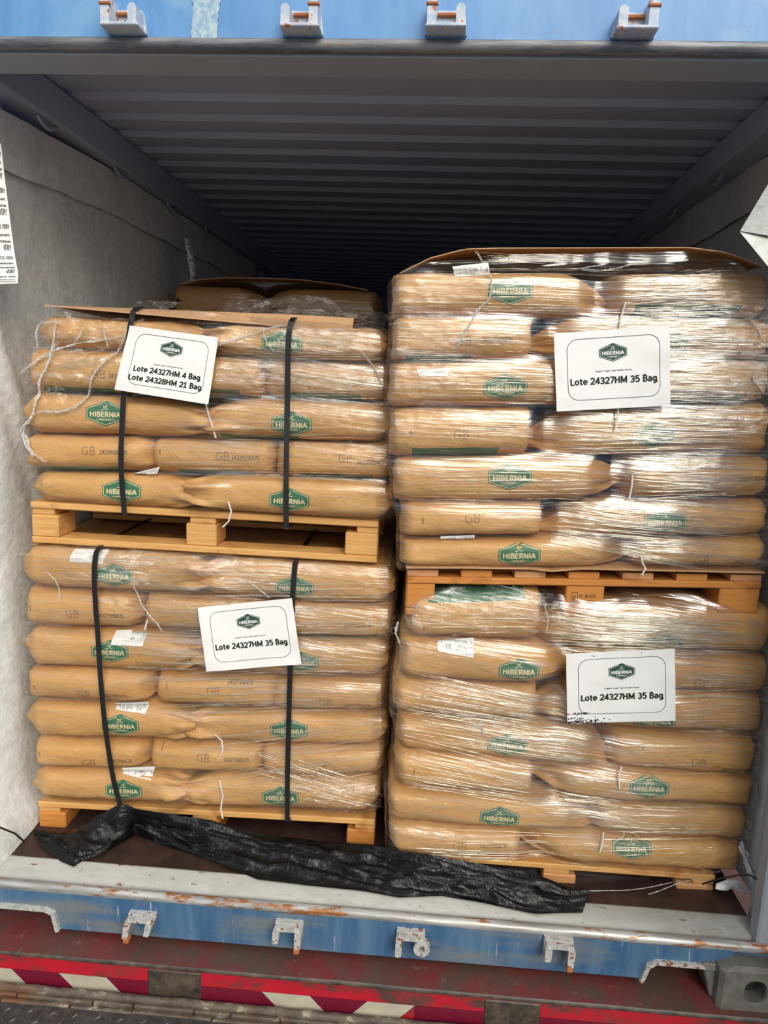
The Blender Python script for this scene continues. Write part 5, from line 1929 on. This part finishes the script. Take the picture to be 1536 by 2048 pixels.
# ------------------------------------------------------------------ lot sheets
def lot_sheet(key, fr, corners, lines, label, dirt=False):
    q = [fr.at(*p) for p in corners]
    us = [p[0] for p in q]
    vmin = min(film_v(key, lerp(lerp(q[0][0], q[1][0], s), lerp(q[3][0], q[2][0], s), t), lerp(lerp(q[0][1], q[1][1], s), lerp(q[3][1], q[2][1], s), t)) for s in np.linspace(0, 1, 9) for t in np.linspace(0, 1, 9)) - 0.010
    rq = [fr.at(px, py, vmin) for px, py in corners]
    seed = corners[0][0]

    def P(x, y, lift=0.0):
        """x 0..1.414 rightwards, y 0..1 upwards"""
        s, t = x / 1.414, 1 - y
        a = lerp(np.array(rq[0]), np.array(rq[1]), s)
        b = lerp(np.array(rq[3]), np.array(rq[2]), s)
        u, z = lerp(a, b, t)
        bend = 0.006 * (4 * (s - 0.5) ** 2) * (fbm(seed, 1, 1) + 0.4) - 0.004 * fbm(s * 2.2, t * 2.2, seed, 2)
        return fr.W(u, vmin - max(0, min(bend, 0.012)) * 1.0 - lift, z)
    mb = MB()
    mb.grid([[P(1.414 * i / 24, j / 16) for i in range(25)] for j in range(17)], 0, True)
    mb.grid([[P(1.414 * i / 24, j / 16, -0.0004) for i in range(25)] for j in range(17)], 0, True)
    # rounded frame line
    x0, x1, y0, y1, r = 0.155, 1.29, 0.13, 0.905, 0.135
    pts = []
    for cxx, cyy, a0 in ((x1 - r, y1 - r, 0), (x0 + r, y1 - r, 90), (x0 + r, y0 + r, 180), (x1 - r, y0 + r, 270)):
        pts += [(cxx + r * math.cos(math.radians(a0 + k * 15)), cyy + r * math.sin(math.radians(a0 + k * 15))) for k in range(7)]
    f1 = lambda x, y: P(x, y, 0.0008)
    stroke(mb, pts, 0.006, f1, 1, True, 6)
    two = len(lines) == 2
    ey = 0.735 if two else 0.715
    emblem(mb, 0.345, 0.235, lambda x, y, l=0: P(0.722 + x, ey + y, 0.0008 + l), 2, 0)
    put_text(mb, 'Organic Sugar Type Golden Brown', 0.722, 0.475 if two else 0.487, 0.455, 0.021, f1, 3, 0.14)
    ys = (0.375, 0.235) if two else (0.365,)
    for y, (s, w) in zip(ys, lines):
        put_text(mb, s, 0.722, y, w, 0.082 if not two else 0.079, f1, 1, 0.205)
    if dirt:
        rng = random.Random(9)
        for _ in range(190):
            x, y = abs(rng.gauss(0, 0.22)), abs(rng.gauss(0, 0.04))
            if rng.random() < 0.2:
                x, y = rng.uniform(0, 0.3), 0.14 + rng.gauss(0, 0.006)
            rr = rng.uniform(0.003, 0.016)
            if x + rr > 1.35:
                continue
            mb.add([P(max(0.003, x + rr * rng.uniform(0.5, 1.4) * math.cos(a)), max(0.003, y + rr * rng.uniform(0.3, 0.9) * math.sin(a)), 0.0010) for a in np.linspace(0, 2 * math.pi, 7, endpoint=False)], [tuple(range(7))], 1)
        for x, y in ((0.34, 0.955), (0.365, 0.945), (0.98, 0.965)):
            mb.add([P(x + 0.008 * math.cos(a), y + 0.007 * math.sin(a), 0.001) for a in np.linspace(0, 2 * math.pi, 6, endpoint=False)], [tuple(range(6))], 2)
    o = mb.build('lot_sheet', [M['paper'], M['black_ink'], M['dark_green'], M['grey_ink']])
    tag(o, label, 'paper sign', 'white lot sheets fixed to the stacks')


ONE = [('Lote 24327HM 35 Bag', 1.075)]
lot_sheet('A', FL, [(260, 651), (437, 675), (417, 809), (229, 779)], [('Lote 24327HM 4 Bag', 1.03), ('Lote 24328HM 21 Bag', 1.11)], 'tilted white lot sheet with two lot lines, on the upper strapped stack')
lot_sheet('B', FL, [(396, 1215), (584, 1196), (603, 1328), (413, 1343)], ONE, 'white lot sheet on the film of the lower strapped stack, its right end raised')
lot_sheet('C', FR, [(1107, 667), (1338, 651), (1340, 811), (1113, 823)], ONE, 'largest white lot sheet, on the film of the upper unstrapped stack')
lot_sheet('D', FR, [(1132, 1307), (1349, 1297), (1351, 1441), (1134, 1447)], ONE, 'white lot sheet with black dirt in its lower corner, on the lower unstrapped stack', True)


# ------------------------------------------------------------------ black sheeting on the floor
def black_sheet():
    top = [(72, 1684), (130, 1668), (190, 1632), (246, 1606), (275, 1618), (340, 1628), (420, 1640), (520, 1668), (640, 1682), (740, 1688), (790, 1700), (880, 1712), (960, 1728), (1060, 1745), (1180, 1790)]
    bot = [(80, 1690), (115, 1722), (146, 1734), (212, 1705), (268, 1668), (330, 1690), (420, 1722), (520, 1760), (620, 1772), (720, 1782), (800, 1796), (880, 1792), (960, 1805), (1065, 1828), (1165, 1826)]
    n = 130
    m = 26
    mb = MB()
    rows = []
    for i in range(n + 1):
        t = i / n * (len(top) - 1)
        k = min(int(t), len(top) - 2)
        f = t - k
        pt = lerp(np.array(top[k], float), np.array(top[k + 1], float), f)
        pb = lerp(np.array(bot[k], float), np.array(bot[k + 1], float), f)
        vtop = -0.03
        two = []
        for fr in (FL, FR):
            u, z = fr.at(pt[0], pt[1], vtop)
            two.append(fr.W(u, vtop, max(z, 0.012)))
        A = lerp(two[0], two[1], smooth((pt[0] - 640) / 260))
        B = on('Z', pb[0], pb[1], 0.008)
        r = []
        for j in range(m + 1):
            s = j / m
            p = lerp(A, B, s)
            sag = -0.35 * max(A[2] - 0.01, 0) * math.sin(math.pi * s)
            cr = 0.030 * math.sin(math.pi * min(1, s * 1.05)) ** 0.7
            ridge = 1 - min(1, 1.6 * abs(fbm(p[0] * 5.0 + 3, p[1] * 9.0 + p[2] * 9.0 + p[0] * 2.2, 4, 3)))
            p = p + np.array([0.014 * fbm(p[0] * 9, p[1] * 9 + p[2] * 9, 8), -0.016 * fbm(p[0] * 8, p[1] * 12 + p[2] * 12, 3) * math.sin(math.pi * s), sag + cr * (0.08 + 0.6 * ridge ** 2.2 + 0.75 * (1 - min(1, 2.2 * abs(fbm(i * 0.022, s * 3.6 - i * 0.03, 7, 2)))) ** 2)])
            p[2] = max(p[2], 0.009)
            r.append(p)
        rows.append(r)
    mb.grid(rows, 0, True)
    o = mb.build('plastic_sheet', M['black'])
    tag(o, 'crumpled black plastic sheeting on the floor in front of the pallets', 'plastic sheet')


black_sheet()


# ------------------------------------------------------------------ the load standing behind
def rear_load():
    fr = Frame(-1.0, 3.40, 0.0)
    xs = (345, 752)
    lay = [(566, 578), (640, 652), (700, 712), (760, 772)]
    k = 0
    for r in range(3):
        for c, (xl, xr, e) in enumerate(((342, 530, 'bt'), (515, 752, 'tb'))):
            def yy(i, x):
                return lerp(lay[i][0], lay[i][1], (x - 345) / 407)
            q = []
            uL, zlt = fr.at(xl, yy(r, xl))
            _, zlb = fr.at(xl, yy(r + 1, xl))
            uR, zrt = fr.at(xr, yy(r, xr))
            _, zrb = fr.at(xr, yy(r + 1, xr))
            lb = 'dim brown paper bag, %s in the %s layer of the load deeper inside' % (('left', 'right')[c], ORD[r])
            if r > 0 and False:
                continue
            make_bag(fr, 'R', (uL, zlt, zlb, uR, zrt, zrb), 0.5, 0.0, e, 500 + 7 * r + c, (), None, (0, 0), lb, 'sugar bags of the rear load')
    film('R', fr, [(335, 592), (372, 573), (430, 560), (480, 558), (600, 562), (740, 582), (756, 592)], [(335, 765), (756, 775)], None, [], [], [], 'clear stretch film around the dim load deeper inside', 0.08, 0.02, side_v=0.7)
    card('R', fr, [(362, 569), (400, 560), (450, 556), (520, 557), (600, 560), (680, 570), (735, 581)], 0.02, 0.8, 'bowed cardboard sheet edge on top of the load deeper inside')
    mb = MB()
    a, b = fr.at(352, 597, -0.02), fr.at(359, 609, -0.02)
    mb.box((a[0], -0.022, b[1]), (b[0], -0.018, a[1]), fr.W, 0.0005)
    tag(mb.build('strap_end', M['strap']), 'short black strap end on the rear load', 'strap')


rear_load()
